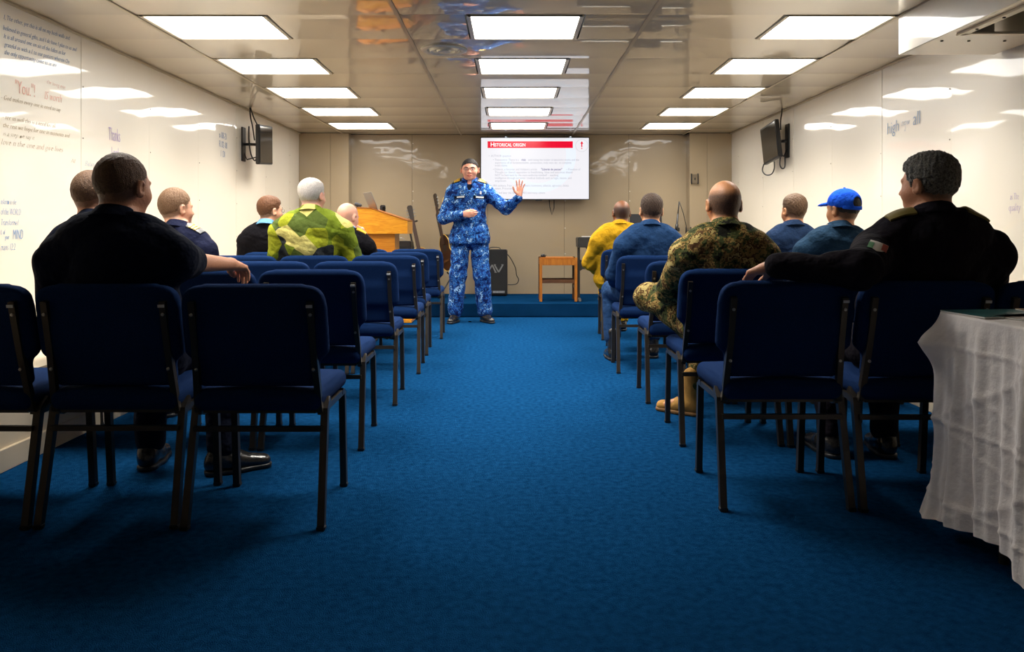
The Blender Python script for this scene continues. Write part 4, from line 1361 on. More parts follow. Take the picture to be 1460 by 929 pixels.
def drape(bvh, c, n, up, w_, h_, thick, name, m, parent, nu=6, nv=6, lift=0.001, shape=None):
    """a thin patch laid on a surface: centre c, looking direction n, outline shape(u,v) optional"""
    c, n, up = Vector(c), Vector(n).normalized(), Vector(up)
    up = (up - n * up.dot(n)).normalized(); r = up.cross(n)
    pts = []
    last = None
    for j in range(nv + 1):
        for i in range(nu + 1):
            u, v = (i / nu - 0.5), (j / nv - 0.5)
            if shape: u, v = shape(u, v)
            o = c + r * (u * w_) + up * (v * h_) + n * 0.12
            hit = bvh.ray_cast(o, -n, 0.3)
            if hit[0] is None:
                p = (last if last is not None else c) 
                p = o - n * (n.dot(o - p))
            else:
                p = hit[0]; last = p
            pts.append(p)
    k = len(pts)
    V = [p + n * (lift + thick) for p in pts] + [p + n * (lift - 0.002) for p in pts]
    Fs = []
    W_ = nu + 1
    for j in range(nv):
        for i in range(nu):
            a = j * W_ + i
            Fs.append((a, a + 1, a + 1 + W_, a + W_)); Fs.append((k + a, k + a + W_, k + a + 1 + W_, k + a + 1))
    ed = [i for i in range(nu)] 
    loop = list(range(0, W_)) + [j * W_ + nu for j in range(1, nv + 1)] + [nv * W_ + i for i in range(nu - 1, -1, -1)] + [j * W_ for j in range(nv - 1, 0, -1)]
    for a, b in zip(loop, loop[1:] + loop[:1]):
        Fs.append((a, k + a, k + b, b))
    return MB().add(V, Fs).obj(name, m, parent, 'auto')

def folds(A, seed, fz=1.0):
    rng = np.random.RandomState(seed)
    p = rng.uniform(0, 6.28, 8)
    def fn(Q):
        x, y, z = Q[..., 0], Q[..., 1], Q[..., 2]
        r1 = 1 - np.abs(np.sin(11 * fz * z + 2.2 * np.sin(7 * x + p[0]) + 7 * x * np.sin(p[1]) + p[2]))
        r2 = 1 - np.abs(np.sin(9 * x + 12 * z + 2.5 * np.sin(9 * z + p[5]) + p[6]))
        f = 0.4 - 1.9 * r1 ** 3 * (0.6 + 0.4 * np.sin(5 * x + p[3])) - 1.5 * r2 ** 4 * (0.6 + 0.4 * np.sin(6 * z + p[4]))
        f = -f
        f += np.sin(19 * x + 14 * z + 3 * np.sin(13 * y + p[3]) + p[4]) * 0.35
        f += np.sin(47 * z - 23 * x + 2.5 * np.sin(17 * x + p[5]) + p[6]) * 0.22
        f += np.sin(70 * x + 31 * y + 20 * z + p[7]) * 0.10
        return (A * f).astype(np.float32)
    return fn

def person(label, pos, rz=0.0, P=(0, 0, 0.555), N=None, zt=1.31, yaw=0.0, pitch=0.0, roll=0.0, hx=0.0, hy=0.025, hw=1.0,
           sw=0.185, b=1.0, arms=(None, None), legs=(None, None), skinm=None, hairm=None, hair='crop', hair_t=(0.0015, 0.003, 0.009),
           top=None, top_name='shirt', collar=True, collarm=None, sleeves=(1.0, 1.0), sr=0.0, bottom=None, shoe=M_SHOE, boots=False,
           hb=0.0075, hc_=0.0095, hem=None, seed=1, stand=False, foldA=0.0045, mouth=False, vneck=False, stubble=0.85, hair_amp=None):
    root = thing('person', label, 'person', (pos[0], pos[1], 0), rz)
    P = V3(*P)
    N = V3(0, -0.12, zt - 0.258) if N is None else V3(*N)
    R = head_frame(yaw, pitch, roll)
    hc = N + V3(hx, hy, 0.143)
    J = [N + V3(sg * sw, 0.0, -0.118) for sg in (-1, 1)]
    # ---- limbs
    A = []
    for i, sg in enumerate((-1, 1)):
        a = arms[i] or {}
        E = V3(*a['E']) if 'E' in a else J[i] + V3(sg * 0.05, 0.06, -0.245)
        W = V3(*a['W']) if 'W' in a else E + V3(-sg * 0.10, 0.235, -0.06)
        A.append((J[i], E, W, a))
    Lg = []
    for i, sg in enumerate((-1, 1)):
        l = legs[i] or {}
        H = V3(*l['H']) if 'H' in l else P + V3(sg * 0.085, 0.03, -0.01)
        K = V3(*l['K']) if 'K' in l else V3(sg * 0.125, 0.46, 0.545)
        An = V3(*l['A']) if 'A' in l else V3(sg * 0.125, 0.44, 0.10)
        fd = unit(V3(*l['d'])) if 'd' in l else V3(sg * 0.12, 1, 0)
        Lg.append((H, K, An, unit(fd)))
    # ---- body
    s = SDF(hb)
    torso(s, 0.0, P, N, sw, b)
    add_head(s, hc, R, N, hw, mouth)
    for (Jt, E, W, a) in A:
        s.cap(Jt, E, 0.050 * (0.6 + 0.4 * b), 0.040, k=0.03)
        s.cap(E, W, 0.041 * (0.7 + 0.3 * b), 0.027, k=0.02)
        sg = -1 if Jt[0] < N[0] else 1
        d = V3(*a['d']) if 'd' in a else unit(W - E)
        add_hand(s, W + unit(d) * 0.015, d, a.get('side', (-sg, 0, 0.0)), a.get('n', (0, -0.2, 1)), a.get('curl', (0.3, 0.32, 0.36, 0.42)), a.get('spread', 0.05), a.get('thumb', 0.4), a.get('sc', 1.0), 0.0092)
    for (H, K, An, fd) in Lg:
        s.cap(H, K, 0.080, 0.055, k=0.04)
        s.cap(K, An, 0.053, 0.034, k=0.02)
        s.cap(An + (K - An) * -0.04, An + fd * 0.12 - unit(K - An) * 0.062, 0.028, 0.020, k=0.012)
    V, Fq = s.build()
    me = np_mesh('body', V, Fq)
    q = (V - hc) @ R
    q[:, 0] /= hw
    hl = hairline(q)
    st = np.clip(hl / 0.018, 0, 1) * (np.abs(q[:, 0]) < 0.0835) * (np.linalg.norm(q, axis=1) < 0.16) * stubble
    if hair == 'balding':
        st = st * np.clip((0.072 - q[:, 2] - 0.30 * np.maximum(q[:, 1] + 0.02, 0)) / 0.035, 0.0, 1)
    elif hair == 'bald':
        st = st * 0.12
    at_ = me.attributes.new('stubble', 'FLOAT', 'POINT')
    at_.data.foreach_set('value', st.astype(np.float32))
    link(me, 'body', skinm, root)
    # ---- hair
    if hair in ('crop', 'full'):
        s = SDF(0.0045)
        ts, tb_, tt = hair_t
        T = lambda x, y, z: hc + R @ V3(x * hw, y, z)
        s.ell(T(0, -0.013, 0.029), (0.077 * hw + ts, 0.096 + tb_, 0.088 + tt), R, k=0.02)
        if hair == 'full':
            s.ell(T(0, 0.018, 0.070), (0.062 * hw, 0.062, 0.040 + tt * 0.5), R, k=0.03)
            s.ell(T(0, -0.03, 0.055), (0.072 * hw, 0.070, 0.056 + tt * 0.4), R, k=0.03)
        rng = np.random.RandomState(seed); p_ = rng.uniform(0, 6, 4)
        def hl_fn(Q):
            q_ = (Q - hc) @ R
            q_ = q_ / np.array([hw, 1, 1])
            return -hairline(q_) + 0.002 * np.sin(q_[..., 0] * 240 + p_[0]) + 0.0015 * np.sin(q_[..., 2] * 300 + q_[..., 1] * 190)
        s.ops.append(('i', hl_fn, None, None, 0.004))
        amp = hair_amp or (0.0006 if hair == 'crop' else 0.0010)
        s.field(lambda Q: (amp * (np.sin(((Q - hc) @ R)[..., 0] * 330 + 3 * np.sin(Q[..., 2] * 110) + p_[1]) + np.sin(((Q - hc) @ R)[..., 1] * 290 + 3 * np.sin(Q[..., 0] * 130 + p_[2])))).astype(np.float32))
        sdf_obj(s, 'hair', hairm, root)
    # ---- shirt
    e = 0.017 + sr
    s = SDF(hc_)
    torso(s, e, P, N, sw, b)
    for i, (Jt, E, W, a) in enumerate(A):
        f = sleeves[i]
        if f >= 1.0:
            s.cap(Jt, E, 0.053 * (0.6 + 0.4 * b) + e, 0.039 + e, k=0.035)
            Wc = W - unit(W - E) * 0.012
            s.cap(E, Wc, 0.040 + e, 0.032 + e * 0.5, k=0.025)
            # square the cuff off
        else:
            s.cap(Jt, Jt + (E - Jt) * f, 0.056 * (0.6 + 0.4 * b) + e, 0.050 + e, k=0.035)
    if hem is not None:
        s.cap(P + V3(-0.07, 0, 0.02), P + V3(-0.08, 0, hem - P[2] + 0.02), 0.115 * b + e, 0.118 * b + e, k=0.05)
        s.cap(P + V3(0.07, 0, 0.02), P + V3(0.08, 0, hem - P[2] + 0.02), 0.115 * b + e, 0.118 * b + e, k=0.05)
        s.field(folds(foldA, seed))
        s.plane((0, 0, hem), (0, 0, -1))
    else:
        s.field(folds(foldA, seed))
        s.plane(P + V3(0, 0, -0.05), (0, 0, -1), 0.01)
    s.plane(N + V3(0, 0, 0.045), (0, 0.25, 1), 0.008)
    if vneck:
        s.ell(N + V3(0, 0.12, -0.020), (0.030, 0.09, 0.075), k=0.006, sub=True)
    sh, SV = sdf_obj(s, top_name, top, root)
    # ---- collar
    if collar:
        s = SDF(0.005)
        Rc = np.array(RX(-0.32))
        s.ring(N + V3(0, -0.002, 0.036), 0.072 * max(hw, 1), 0.076, 0.022, 0.007, Rc, flare=0.55)
        if vneck:
            s.box(N + V3(0, 0.12, 0.0), (0.035, 0.08, 0.12), 0.003, k=0.004, sub=True)
            for sg in (-1, 1):
                s.box(N + V3(sg * 0.060, 0.085, -0.018), (0.036, 0.006, 0.034), 0.005, np.array(RZ(sg * -0.35) @ RX(-0.5) @ RY(sg * 0.5)), k=0.012)
        sdf_obj(s, 'collar', collarm or top, root)
    # ---- trousers
    s = SDF(hc_)
    e2 = 0.014
    s.ell(P + V3(0, 0.01, -0.01), (0.172 * b + e2 * 0.4, 0.13 * b + e2 * 0.4, 0.115 + e2), k=0.03)
    for (H, K, An, fd) in Lg:
        s.cap(H, K, 0.084 + e2 + (0.012 if stand else 0), 0.060 + e2 + (0.018 if stand else 0), k=0.035)
        Ae = An + unit(K - An) * (0.03 if stand else 0.02 if not boots else 0.085)
        s.cap(K, Ae, 0.060 + e2 + (0.018 if stand else 0), (0.070 if stand else 0.052) + e2 if stand or boots else 0.046 + e2, k=0.025)
    s.field(folds(foldA * 1.1, seed + 5, 0.8))
    if not boots and not stand: s.plane((0, 0, 0.055), (0, 0, -1), 0.004)
    sdf_obj(s, 'trousers', bottom, root)
    # ---- shoes
    for (H, K, An, fd) in Lg:
        s = SDF(0.0065)
        up_ = unit(K - An) if An[2] > 0.3 else V3(0, 0, 1)
        rt = unit(np.cross(fd, up_)); fw = np.cross(up_, rt)
        Rs = np.stack([rt, fw, up_], 1)
        base = An - up_ * 0.10 if An[2] > 0.3 else V3(An[0], An[1], 0)
        T = lambda x, y, z: base + Rs @ V3(x, y, z)
        s.cap(T(0, -0.035, 0.045), T(0, 0.05, 0.055), 0.040, 0.042, k=0.03)
        s.cap(T(0, 0.05, 0.045), T(0, 0.165, 0.030), 0.043, 0.036, k=0.03, flat=(up_, 1.15))
        s.cap(T(0, -0.015, 0.08), T(0, -0.01, 0.22 if boots else 0.115), 0.045, 0.046 if boots else 0.042, k=0.03)
        s.plane(T(0, 0, 0.012), -up_, 0.004)
        o, _ = sdf_obj(s, 'boot' if boots else 'shoe', shoe, root)
        so_ = SDF(0.0065)
        so_.cap(T(0, -0.03, 0.012), T(0, 0.06, 0.012), 0.044, 0.042, k=0.03)
        so_.cap(T(0, 0.06, 0.012), T(0, 0.168, 0.012), 0.045, 0.038, k=0.03)
        so_.plane(T(0, 0, 0.022), up_, 0.002)
        so_.plane(T(0, 0, 0.0005), -up_, 0.002)
        sdf_obj(so_, 'sole', M_BLACK if shoe is M_SHOE else mat('tan_sole', lin((120, 84, 40)), 0.7), o)
    info = dict(root=root, hc=hc, R=R, N=N, J=J, P=P, shirt=sh, bvh=bvh_of(sh.data), A=A, hw=hw)
    return info

def epaulette(I, sg, m, stripes=0, length=0.10, w_=0.045, strip_m=M_GOLD, yo=-0.022):
    c = I['N'] + V3(sg * (0.10 + length / 2 - 0.02), yo, 0)
    n = V3(sg * 0.4, yo * 22, 1)
    ep = drape(I['bvh'], c, n, (sg * 1, 0, 0), w_, length, 0.006, 'epaulette', m, I['root'], 4, 8, 0.002)
    for k in range(stripes):
        cc = c + V3(sg * (-length * 0.28 + k * 0.019), 0, 0)
        drape(I['bvh'], cc, n, (sg * 1, 0, 0), w_ * 0.96, 0.011, 0.0095, 'gold_stripe', strip_m, ep, 3, 1, 0.003)
    return ep

def glasses(I, m, name='glasses'):
    hc, R, hw = I['hc'], I['R'], I['hw']
    T = lambda x, y, z: Vector(hc + R @ V3(x * hw, y, z))
    mb = MB()
    for sg in (-1, 1):
        ring = [T(sg * 0.031 + 0.022 * math.cos(a), 0.100, 0.003 + 0.015 * math.sin(a)) for a in [2 * math.pi * i / 18 for i in range(19)]]
        mb.tube(ring, 0.0016, 6, caps=False)
    mb.tube([T(-0.009, 0.100, 0.006), T(0, 0.104, 0.009), T(0.009, 0.100, 0.006)], 0.0016, 6)
    g = mb.obj('glasses', m, I['root'])
    g['kind'] = 'stuff'
    for sg in (-1, 1):
        MB().tube([T(sg * 0.052, 0.100, 0.008), T(sg * 0.078, 0.085, 0.008), T(sg * 0.084, 0.01, 0.006), T(sg * 0.082, -0.012, -0.006)], 0.0017, 6).obj('temple_arm', m, g)
        MB().prism([(0.0205 * math.cos(a), 0.0135 * math.sin(a)) for a in [2 * math.pi * i / 16 for i in range(16)]], 'y', 0, 0.001).obj('lens', M_GLASS, g)
        l = g.children[-1]
        l.matrix_local = Matrix.Translation(T(sg * 0.031, 0.0995, 0.003)) @ Matrix(R.tolist()).to_4x4()
    return g
M_GLASS = mat('lens_glass', (1, 1, 1), 0.02)
M_GLASS.node_tree.nodes['Principled BSDF'].inputs['Transmission Weight'].default_value = 1.0
M_GLASS.node_tree.nodes['Principled BSDF'].inputs['IOR'].default_value = 1.05

def face(I, brow_m, mouth=True):
    hc, R, hw = I['hc'], I['R'], I['hw']
    T = lambda x, y, z: hc + R @ V3(x * hw, y, z)
    for sg in (-1, 1):
        s = SDF(0.0025); s.ell(T(sg * 0.031, 0.0738, 0.004), (0.0125, 0.0125, 0.0125), R)
        o, _ = sdf_obj(s, 'eye', M_EYE, I['root'])
        s = SDF(0.0015); s.ell(T(sg * 0.031, 0.0840, 0.002), (0.0060, 0.0032, 0.0060), R)
        sdf_obj(s, 'iris', M_IRIS, o)
        s = SDF(0.0025)
        s.cap(T(sg * 0.014, 0.0925, 0.021), T(sg * 0.034, 0.0905, 0.026), 0.0038, 0.0036, k=0.004)
        s.cap(T(sg * 0.034, 0.0905, 0.026), T(sg * 0.050, 0.080, 0.021), 0.0036, 0.0022, k=0.004)
        sdf_obj(s, 'eyebrow', brow_m, I['root'])
    if mouth:
        s = SDF(0.0025)
        s.cap(T(-0.020, 0.086, -0.066), T(0, 0.093, -0.0625), 0.0035, 0.0048, k=0.004)
        s.cap(T(0.020, 0.086, -0.066), T(0, 0.093, -0.0625), 0.0035, 0.0048, k=0.004)
        s.cap(T(-0.019, 0.086, -0.070), T(0, 0.092, -0.080), 0.0035, 0.0055, k=0.004)
        s.cap(T(0.019, 0.086, -0.070), T(0, 0.092, -0.080), 0.0035, 0.0055, k=0.004)
        s.ell(T(0, 0.096, -0.0705), (0.013, 0.012, 0.0038), R, k=0.003, sub=True)
        sdf_obj(s, 'lips', M_LIP, I['root'])
        s = SDF(0.002); s.box(T(0, 0.083, -0.069), (0.013, 0.003, 0.003), 0.002, R)
        sdf_obj(s, 'teeth', M_EYE, I['root'])

# skins and hairs
def HM(name, c1, c2): return mat(name, lin(c1), 0.6, noise=(160, lin(c2), 0.35), bump=(300, 0.004), spec=0.3)
SK_L = skin('skin_fair', lin((214, 158, 128)), lin((92, 68, 50)))
SK_L1 = skin('skin_warm', lin((204, 142, 108)), lin((84, 58, 42)))
SK_D = skin('skin_brown', lin((126, 76, 44)), lin((38, 28, 24)))
SK_T = skin('skin_tan', lin((196, 136, 92)), lin((46, 34, 28)))
SK_G = skin('skin_rosy', lin((218, 158, 134)), lin((150, 136, 126)))
SK_P = skin('skin_speaker', lin((222, 156, 130)), lin((40, 30, 28)))
H_BROWN = HM('hair_brown', (78, 54, 38), (104, 76, 52))
H_LB = HM('hair_light_brown', (104, 76, 54), (126, 96, 70))
H_AUB = HM('hair_auburn', (84, 52, 32), (108, 70, 42))
H_WHITE = HM('hair_white', (206, 200, 194), (176, 168, 162))
H_GREY = HM('hair_grey', (120, 118, 112), (58, 56, 54))
H_BLACK = HM('hair_black', (24, 20, 19), (38, 32, 30))
H_DARK = HM('hair_dark_brown', (52, 38, 30), (76, 56, 42))
# cloths
def CM(name, c, c2=None): return mat(name, lin(c), 0.92, noise=(30, lin(c2 or tuple(int(v * 0.85) for v in c)), 0.5), bump=(11, 0.030, 3), spec=0.08)
C_NAVY = CM('cloth_dark_navy', (17, 22, 38))
C_NAVY2 = CM('cloth_navy', (28, 32, 56))
C_BLACK = CM('cloth_black', (20, 19, 24))
C_PLUM = CM('cloth_black_plum', (27, 23, 30))
C_BLUE = CM('cloth_coverall_blue', (34, 62, 100))
C_BLUE2 = CM('cloth_coverall_teal', (32, 58, 82))
C_BLUE3 = CM('cloth_coverall_navy', (30, 48, 76))
C_YEL = CM('cloth_yellow', (196, 150, 30))
C_SKY = CM('cloth_sky_blue', (110, 165, 215))
C_M90 = camo('cloth_splinter', 'splinter', [(0.0, (106, 122, 34)), (0.30, (78, 92, 40)), (0.60, (150, 156, 40)), (0.80, (52, 56, 58)), (0.92, (196, 186, 110))], 7.5)
C_MAR = camo('cloth_woodland', 'digital', [(0.0, (24, 24, 18)), (0.41, (62, 68, 38)), (0.49, (132, 108, 62)), (0.545, (78, 56, 34)), (0.60, (164, 146, 92))], 13)
C_MARL = C_MAR
C_SEA = camo('cloth_digital_blue', 'digital', [(0.0, (14, 28, 74)), (0.42, (26, 62, 128)), (0.49, (54, 112, 182)), (0.54, (20, 44, 98)), (0.595, (138, 178, 218))], 17)

# ---- the speaker
spk = person('man in blue digital camouflage and glasses standing and gesturing in front of the television', (-0.461, 8.60), rz=math.pi,
    P=(0, 0.0, 0.955), N=(0, -0.005, 1.555), zt=1.815, pitch=-0.03, hy=0.02, hw=1.18, sw=0.188, b=1.04, stand=True, boots=True,
    arms=[dict(E=(-0.405, 0.085, 1.265), W=(-0.545, 0.265, 1.375), d=(-0.10, 0.10, 1.0), side=(1, 0.1, 0.1), n=(0.1, -1, 0.05), curl=(0.10, 0.08, 0.10, 0.14), spread=0.19, thumb=0.75, sc=0.98),
          dict(E=(0.285, 0.05, 1.155), W=(0.085, 0.235, 1.195), d=(-1.0, 0.05, 0.02), side=(0, 0.2, 1), n=(0, 1, 0.25), curl=(0.45, 0.42, 0.42, 0.45), spread=0.03, thumb=0.1)],
    legs=[dict(H=(-0.09, 0, 0.93), K=(-0.135, 0.03, 0.52), A=(-0.165, -0.02, 0.10), d=(-0.55, 1, 0)), dict(H=(0.09, 0, 0.93), K=(0.13, 0.03, 0.52), A=(0.165, 0.0, 0.10), d=(0.25, 1, 0))],
    skinm=SK_P, hairm=H_BLACK, hair='crop', hair_t=(0.0015, 0.004, 0.009), top=C_SEA, top_name='jacket', bottom=C_SEA, sr=0.010, hb=0.0058, hc_=0.008, hem=0.875,
    vneck=True, mouth=True, foldA=0.006, stubble=0.9, seed=11)
face(spk, H_BLACK)
glasses(spk, mat('glasses_dark', (0.05, 0.03, 0.03), 0.3))
for sg in (-1, 1): epaulette(spk, sg, M_BLACK, 4, 0.115, 0.055, yo=0.035)
bv, rt = spk['bvh'], spk['root']
s = SDF(0.008); torso(s, 0.006, spk['P'], spk['N'], 0.17, 0.98, traps=False); s.plane((0, 0, 1.20), (0, 0, -1)); s.plane((0, 0, 1.545), (0, 0.1, 1))
sdf_obj(s, 'undershirt', C_NAVY, rt)
M_TAG = mat('name_tape_white', lin((205, 210, 215)), 0.6)
for x, nm in ((0.105, 'name_tape'), (-0.105, 'service_tape')):
    d_ = drape(bv, (x, 0.1, 1.385), (0, 1, 0.1), (0, 0, 1), 0.125, 0.030, 0.002, nm, C_NAVY, rt, 6, 2, 0.003)
    drape(bv, (x - 0.01, 0.1, 1.385), (0, 1, 0.1), (0, 0, 1), 0.085, 0.016, 0.004, 'lettering_strip', M_TAG, d_, 6, 2, 0.004)
    pk = drape(bv, (x, 0.1, 1.335), (0, 1, 0.0), (0, 0, 1), 0.130, 0.045, 0.004, 'pocket_flap', C_SEA, rt, 8, 3, 0.004)
    drape(bv, (x * 1.1, 0.1, 1.03), (0, 1, 0), (0, 0, 1), 0.150, 0.050, 0.005, 'pocket_flap', C_SEA, rt, 8, 3, 0.004)
drape(bv, (-0.125, 0.1, 1.435), (0, 1, 0.1), (0, 0, 1), 0.018, 0.032, 0.004, 'badge', M_TAG, rt, 2, 3, 0.004)
drape(bv, (0, 0.1, 1.16), (0, 1, 0), (0, 0, 1), 0.030, 0.50, 0.003, 'placket', C_SEA, rt, 2, 30, 0.002)
drape(bv, spk['J'][1] * 0.72 + spk['A'][1][1] * 0.28 + V3(0.05, 0, 0), (1, 0.25, 0.15), (0, 0, 1), 0.05, 0.06, 0.003, 'sleeve_patch', mat('patch_yellow', lin((214, 180, 90)), 0.7), rt, 3, 3, 0.003)

# ---- left block
l1 = person('big man in dark navy shirt at rear left, bare arm on the chair ahead', (-1.450, 2.925), zt=1.31, N=(0.012, -0.115, 1.050), yaw=-0.36, hx=0.012,
    sw=0.205, b=1.18, hw=1.05, arms=[None, dict(E=(0.155, 0.185, 0.905), W=(0.222, 0.455, 0.885), d=(0.05, 0.62, -0.12), side=(-1, 0.1, 0), n=(0, 0.1, 1), curl=(0.42, 0.48, 0.52, 0.55), spread=0.06, thumb=0.1)],
    legs=[None, dict(K=(0.17, 0.45, 0.545), A=(0.22, 0.36, 0.10), d=(0.85, 0.5, 0))], skinm=SK_L1, hairm=H_BROWN, hair='crop', hair_t=(0.0015, 0.003, 0.009), top=C_NAVY, bottom=C_NAVY, sleeves=(1.0, 0.86), sr=0.006, seed=2, hb=0.0065)
l1b = person('man mostly hidden behind the big man in the rear left, cropped brown hair', (-2.02, 3.87), zt=1.316, yaw=-0.15, hx=-0.03, skinm=SK_L1, hairm=H_BROWN, top=C_NAVY, bottom=C_NAVY, seed=3, sw=0.17,
    legs=[dict(K=(-0.02, 0.46, 0.545), A=(0.0, 0.44, 0.10)), None])
l2 = person('man in navy shirt with gold epaulettes by the left wall, head turned right', (-1.98, 4.80), rz=-0.28, zt=1.278, yaw=-0.38, hx=-0.045, skinm=SK_L, hairm=H_LB, hair_t=(0.002, 0.003, 0.014), top=C_NAVY2, bottom=C_NAVY2, seed=4, sw=0.180, b=1.05,
    legs=[dict(K=(0.0, 0.46, 0.545), A=(0.02, 0.42, 0.10)), None])
for sg in (-1, 1): epaulette(l2, sg, M_BLACK, 3, 0.10, 0.05)
drape(l2['bvh'], l2['J'][1] * 0.75 + l2['A'][1][1] * 0.25 + V3(0.04, -0.01, 0), (1, -0.7, 0.2), (0, 0, 1), 0.045, 0.045, 0.003, 'sleeve_patch', mat('patch_red', lin((200, 40, 50)), 0.7), l2['root'], 3, 3, 0.003)
l3 = person('man with glasses and auburn hair in black jumper over a sky blue collar', (-2.045, 6.58), zt=1.305, yaw=-0.78, hx=0.02, skinm=SK_L, hairm=H_AUB, hair='full', hair_t=(0.004, 0.006, 0.012), top=C_BLACK, top_name='jumper', collarm=C_SKY, bottom=C_BLACK, seed=5, sw=0.175,
    legs=[dict(K=(0.02, 0.46, 0.545), A=(0.04, 0.42, 0.10)), None])
glasses(l3, mat('glasses_black', (0.03, 0.03, 0.03), 0.3)); face(l3, H_AUB, False)
l4 = person('white haired man in green splinter camouflage jacket', (-1.470, 5.78), zt=1.402, N=(0.0, -0.11, 1.142), yaw=-0.42, hx=0.0, sw=0.222, b=1.22, hw=1.08, skinm=SK_G, hairm=H_WHITE, hair='full', hair_t=(0.005, 0.007, 0.012), top=C_M90, top_name='jacket', bottom=C_M90, seed=6, sr=0.010, foldA=0.006, stubble=0.6,
    arms=[None, dict(E=(0.295, -0.03, 0.83), W=(0.24, 0.20, 0.70))])
l5 = person('bald man in black jacket resting his chin on his right hand', (-1.425, 6.62), zt=1.252, N=(0.02, -0.03, 0.998), yaw=-0.55, pitch=-0.25, hx=0.0, hy=0.04, hw=1.06, skinm=SK_G, hair='bald', top=C_BLACK, top_name='jacket', collarm=C_SKY, bottom=C_BLACK, seed=7, sw=0.175,
    arms=[None, dict(E=(0.235, 0.20, 0.72), W=(0.155, 0.155, 0.945), d=(-0.35, -0.1, 1.0), side=(-0.3, 0.8, 0.2), n=(1, -0.1, 0.1), curl=(0.75, 0.8, 0.85, 0.9))])
for sg in (-1, 1): epaulette(l5, sg, M_GOLD, 0, 0.085, 0.05)

# ---- right block
r1 = person('dark skinned man in a yellow jacket in the front right row', (1.01, 7.45), zt=1.308, N=(0.02, -0.12, 1.050), hx=0.02, yaw=0.15, skinm=SK_D, hair='balding', top=C_YEL, top_name='jacket', bottom=C_YEL, seed=8, sw=0.19, b=1.12, sr=0.012, foldA=0.006, shoe=M_SHOE, legs=[dict(K=(-0.06, 0.46, 0.545), A=(-0.04, 0.44, 0.10)), None],
    arms=[dict(E=(-0.255, -0.01, 0.715), W=(-0.17, 0.21, 0.63)), None])
r2 = person('young man with dark cropped hair in faded blue coveralls', (1.020, 5.80), zt=1.29, yaw=0.05, hx=0.015, hw=0.97, skinm=SK_T, hairm=H_DARK, hair='full', hair_t=(0.003, 0.004, 0.010), top=C_BLUE, top_name='coverall_top', bottom=C_BLUE, seed=9, sw=0.185, b=1.05, sr=0.006,
    arms=[dict(E=(-0.245, 0.02, 0.70), W=(-0.215, 0.24, 0.62)), None], legs=[dict(K=(-0.215, 0.42, 0.545), A=(-0.215, 0.33, 0.10), d=(-0.1, 1, 0)), None], boots=True)
M_TANB = mat('tan_suede', lin((178, 132, 56)), 0.8, noise=(20, lin((150, 106, 42)), 0.5), bump=(60, 0.003))
r3 = person('man with shaved head in woodland camouflage, legs crossed', (1.055, 3.94), zt=1.278, yaw=0.06, hx=0.005, hw=1.0, skinm=SK_T, hair='balding', top=C_MAR, top_name='jacket', bottom=C_MARL, seed=10, sw=0.190, b=1.10, sr=0.010, foldA=0.006, boots=True, shoe=M_TANB, hb=0.007,
    arms=[dict(E=(-0.235, 0.06, 0.72), W=(-0.16, 0.26, 0.74)), None],
    legs=[dict(K=(-0.300, 0.30, 0.665), A=(0.06, 0.50, 0.70), d=(0.55, 0.2, 0.5)), dict(K=(0.12, 0.44, 0.545), A=(-0.055, 0.38, 0.10), d=(-0.75, 0.55, 0))])
r4 = person('man with flat cropped brown hair in dark blue by the right wall', (2.07, 5.80), zt=1.288, yaw=0.25, hx=0.02, hw=0.95, skinm=SK_T, hairm=HM('hair_mid_brown', (74, 52, 34), (96, 70, 46)), hair='full', hair_t=(0.003, 0.004, 0.010), top=C_BLUE3, bottom=C_BLUE3, seed=12, sw=0.165)
r5 = person('man in a bright blue baseball cap and dark blue coveralls', (2.00, 4.84), zt=1.272, yaw=0.48, hx=0.04, N=(0.0, -0.12, 1.014), skinm=SK_T, hairm=H_BLACK, hair_t=(0.003, 0.004, 0.003), top=C_BLUE2, top_name='coverall_top', bottom=C_BLUE2, seed=13, sw=0.195, b=1.1)
# the cap
hc, R = r5['hc'], r5['R']
T = lambda x, y, z: hc + R @ V3(x, y, z)
M_CAP = CM('cap_blue', (22, 74, 200), (30, 90, 215))
s = SDF(0.004)
s.ell(T(0, -0.010, 0.040), (0.088, 0.106, 0.092), R)
s.ell(T(0, -0.010, 0.036), (0.082, 0.100, 0.086), R, sub=True, k=0.002)
nrm = R @ V3(0, 0.18, -1); s.plane(T(0, 0, 0.018), nrm, 0.003)
s.ell(T(0, -0.115, 0.040), (0.036, 0.05, 0.036), R, sub=True, k=0.004)
cap_, _ = sdf_obj(s, 'cap', M_CAP, r5['root'])
s = SDF(0.004)
s.ring(T(0, -0.010, 0.022), 0.0845, 0.1025, 0.009, 0.004, R @ np.array(RX(0.15)), flare=0.1); s.plane(T(0, -0.06, 0), R @ V3(0, 1, 0))
sdf_obj(s, 'rear_strap', M_CAP, cap_)
s = SDF(0.004)
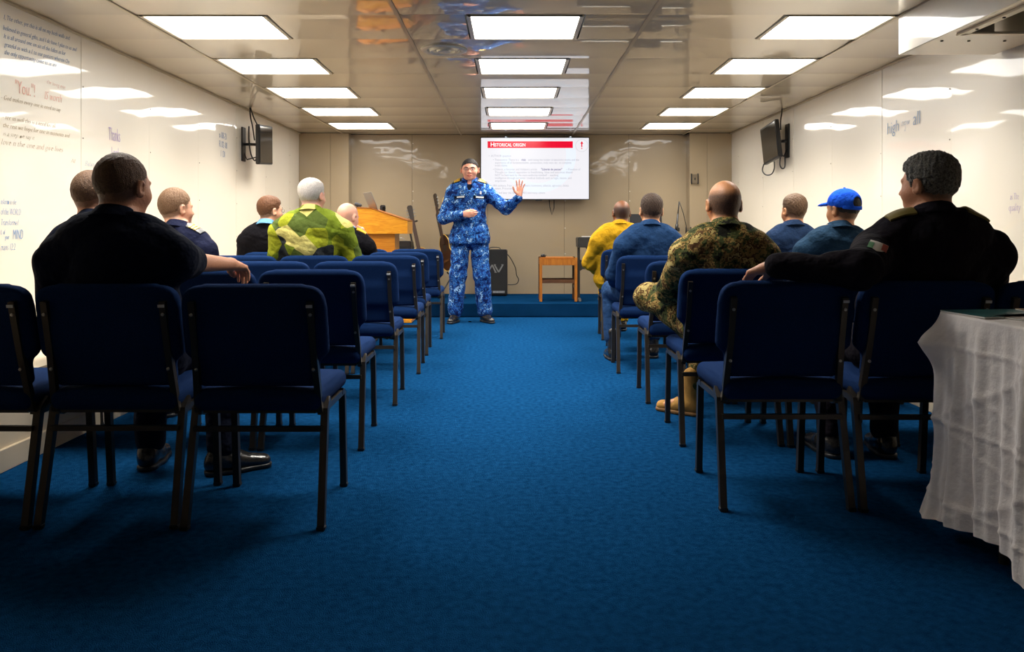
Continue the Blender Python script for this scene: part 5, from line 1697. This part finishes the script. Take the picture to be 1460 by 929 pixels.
s.ell(T(0, 0.100, 0.028), (0.068, 0.075, 0.022), R @ np.array(RX(-0.10))); s.ell(T(0, 0.098, 0.018), (0.078, 0.085, 0.024), R @ np.array(RX(-0.10)), sub=True, k=0.002); s.plane(T(0, 0.075, 0), R @ V3(0, -1, 0))
sdf_obj(s, 'peak', M_CAP, cap_)
s = SDF(0.003); s.ell(T(0, -0.010, 0.133), (0.008, 0.008, 0.005), R); sdf_obj(s, 'button', M_CAP, cap_)
r6 = person('big grey haired man in black shirt draping his left arm over the next chair', (1.590, 3.105), zt=1.325, N=(0.035, -0.13, 1.067), yaw=0.60, hx=-0.005, hw=1.07, skinm=SK_L1, hairm=H_GREY, hair='full', hair_t=(0.006, 0.009, 0.013), hair_amp=0.0022, top=C_PLUM, bottom=C_PLUM, seed=14, sw=0.222, b=1.25, sr=0.010, foldA=0.006, hb=0.0065,
    arms=[dict(E=(-0.365, -0.395, 0.895), W=(-0.620, -0.255, 0.905), d=(-0.55, 0.75, -0.30), side=(0.7, 0.6, 0), n=(-0.2, 0.2, 1), curl=(0.5, 0.55, 0.6, 0.6)), dict(E=(0.300, -0.02, 0.775), W=(0.23, 0.21, 0.70))])
for sg in (-1, 1): epaulette(r6, sg, mat('epaulette_olive_gold', lin((112, 98, 40)), 0.6), 0, 0.10, 0.055)
c_ = r6['J'][0] * 0.74 + r6['A'][0][1] * 0.26
pt = drape(r6['bvh'], c_ + V3(-0.01, -0.07, 0.02), (-0.45, -1, 0.35), (0.25, 0, 1), 0.062, 0.060, 0.002, 'sleeve_patch', mat('patch_white', lin((210, 205, 195)), 0.7), r6['root'], 6, 6, 0.003, shape=lambda u, v: (u * min(1, 1.25 * (v + 0.5) ** 0.5 + 0.05), v))
for k, (c3, nm) in enumerate((((70, 130, 84), 'green_band'), ((190, 90, 76), 'red_band'))):
    drape(r6['bvh'], c_ + V3((-0.031 if k == 0 else 0.011), -0.07 + (0.010 if k == 0 else -0.008), 0.022), (-0.45, -1, 0.35), (0.25, 0, 1), 0.018, 0.040, 0.003, nm, mat('patch_' + nm, lin(c3), 0.7), pt, 2, 5, 0.004)
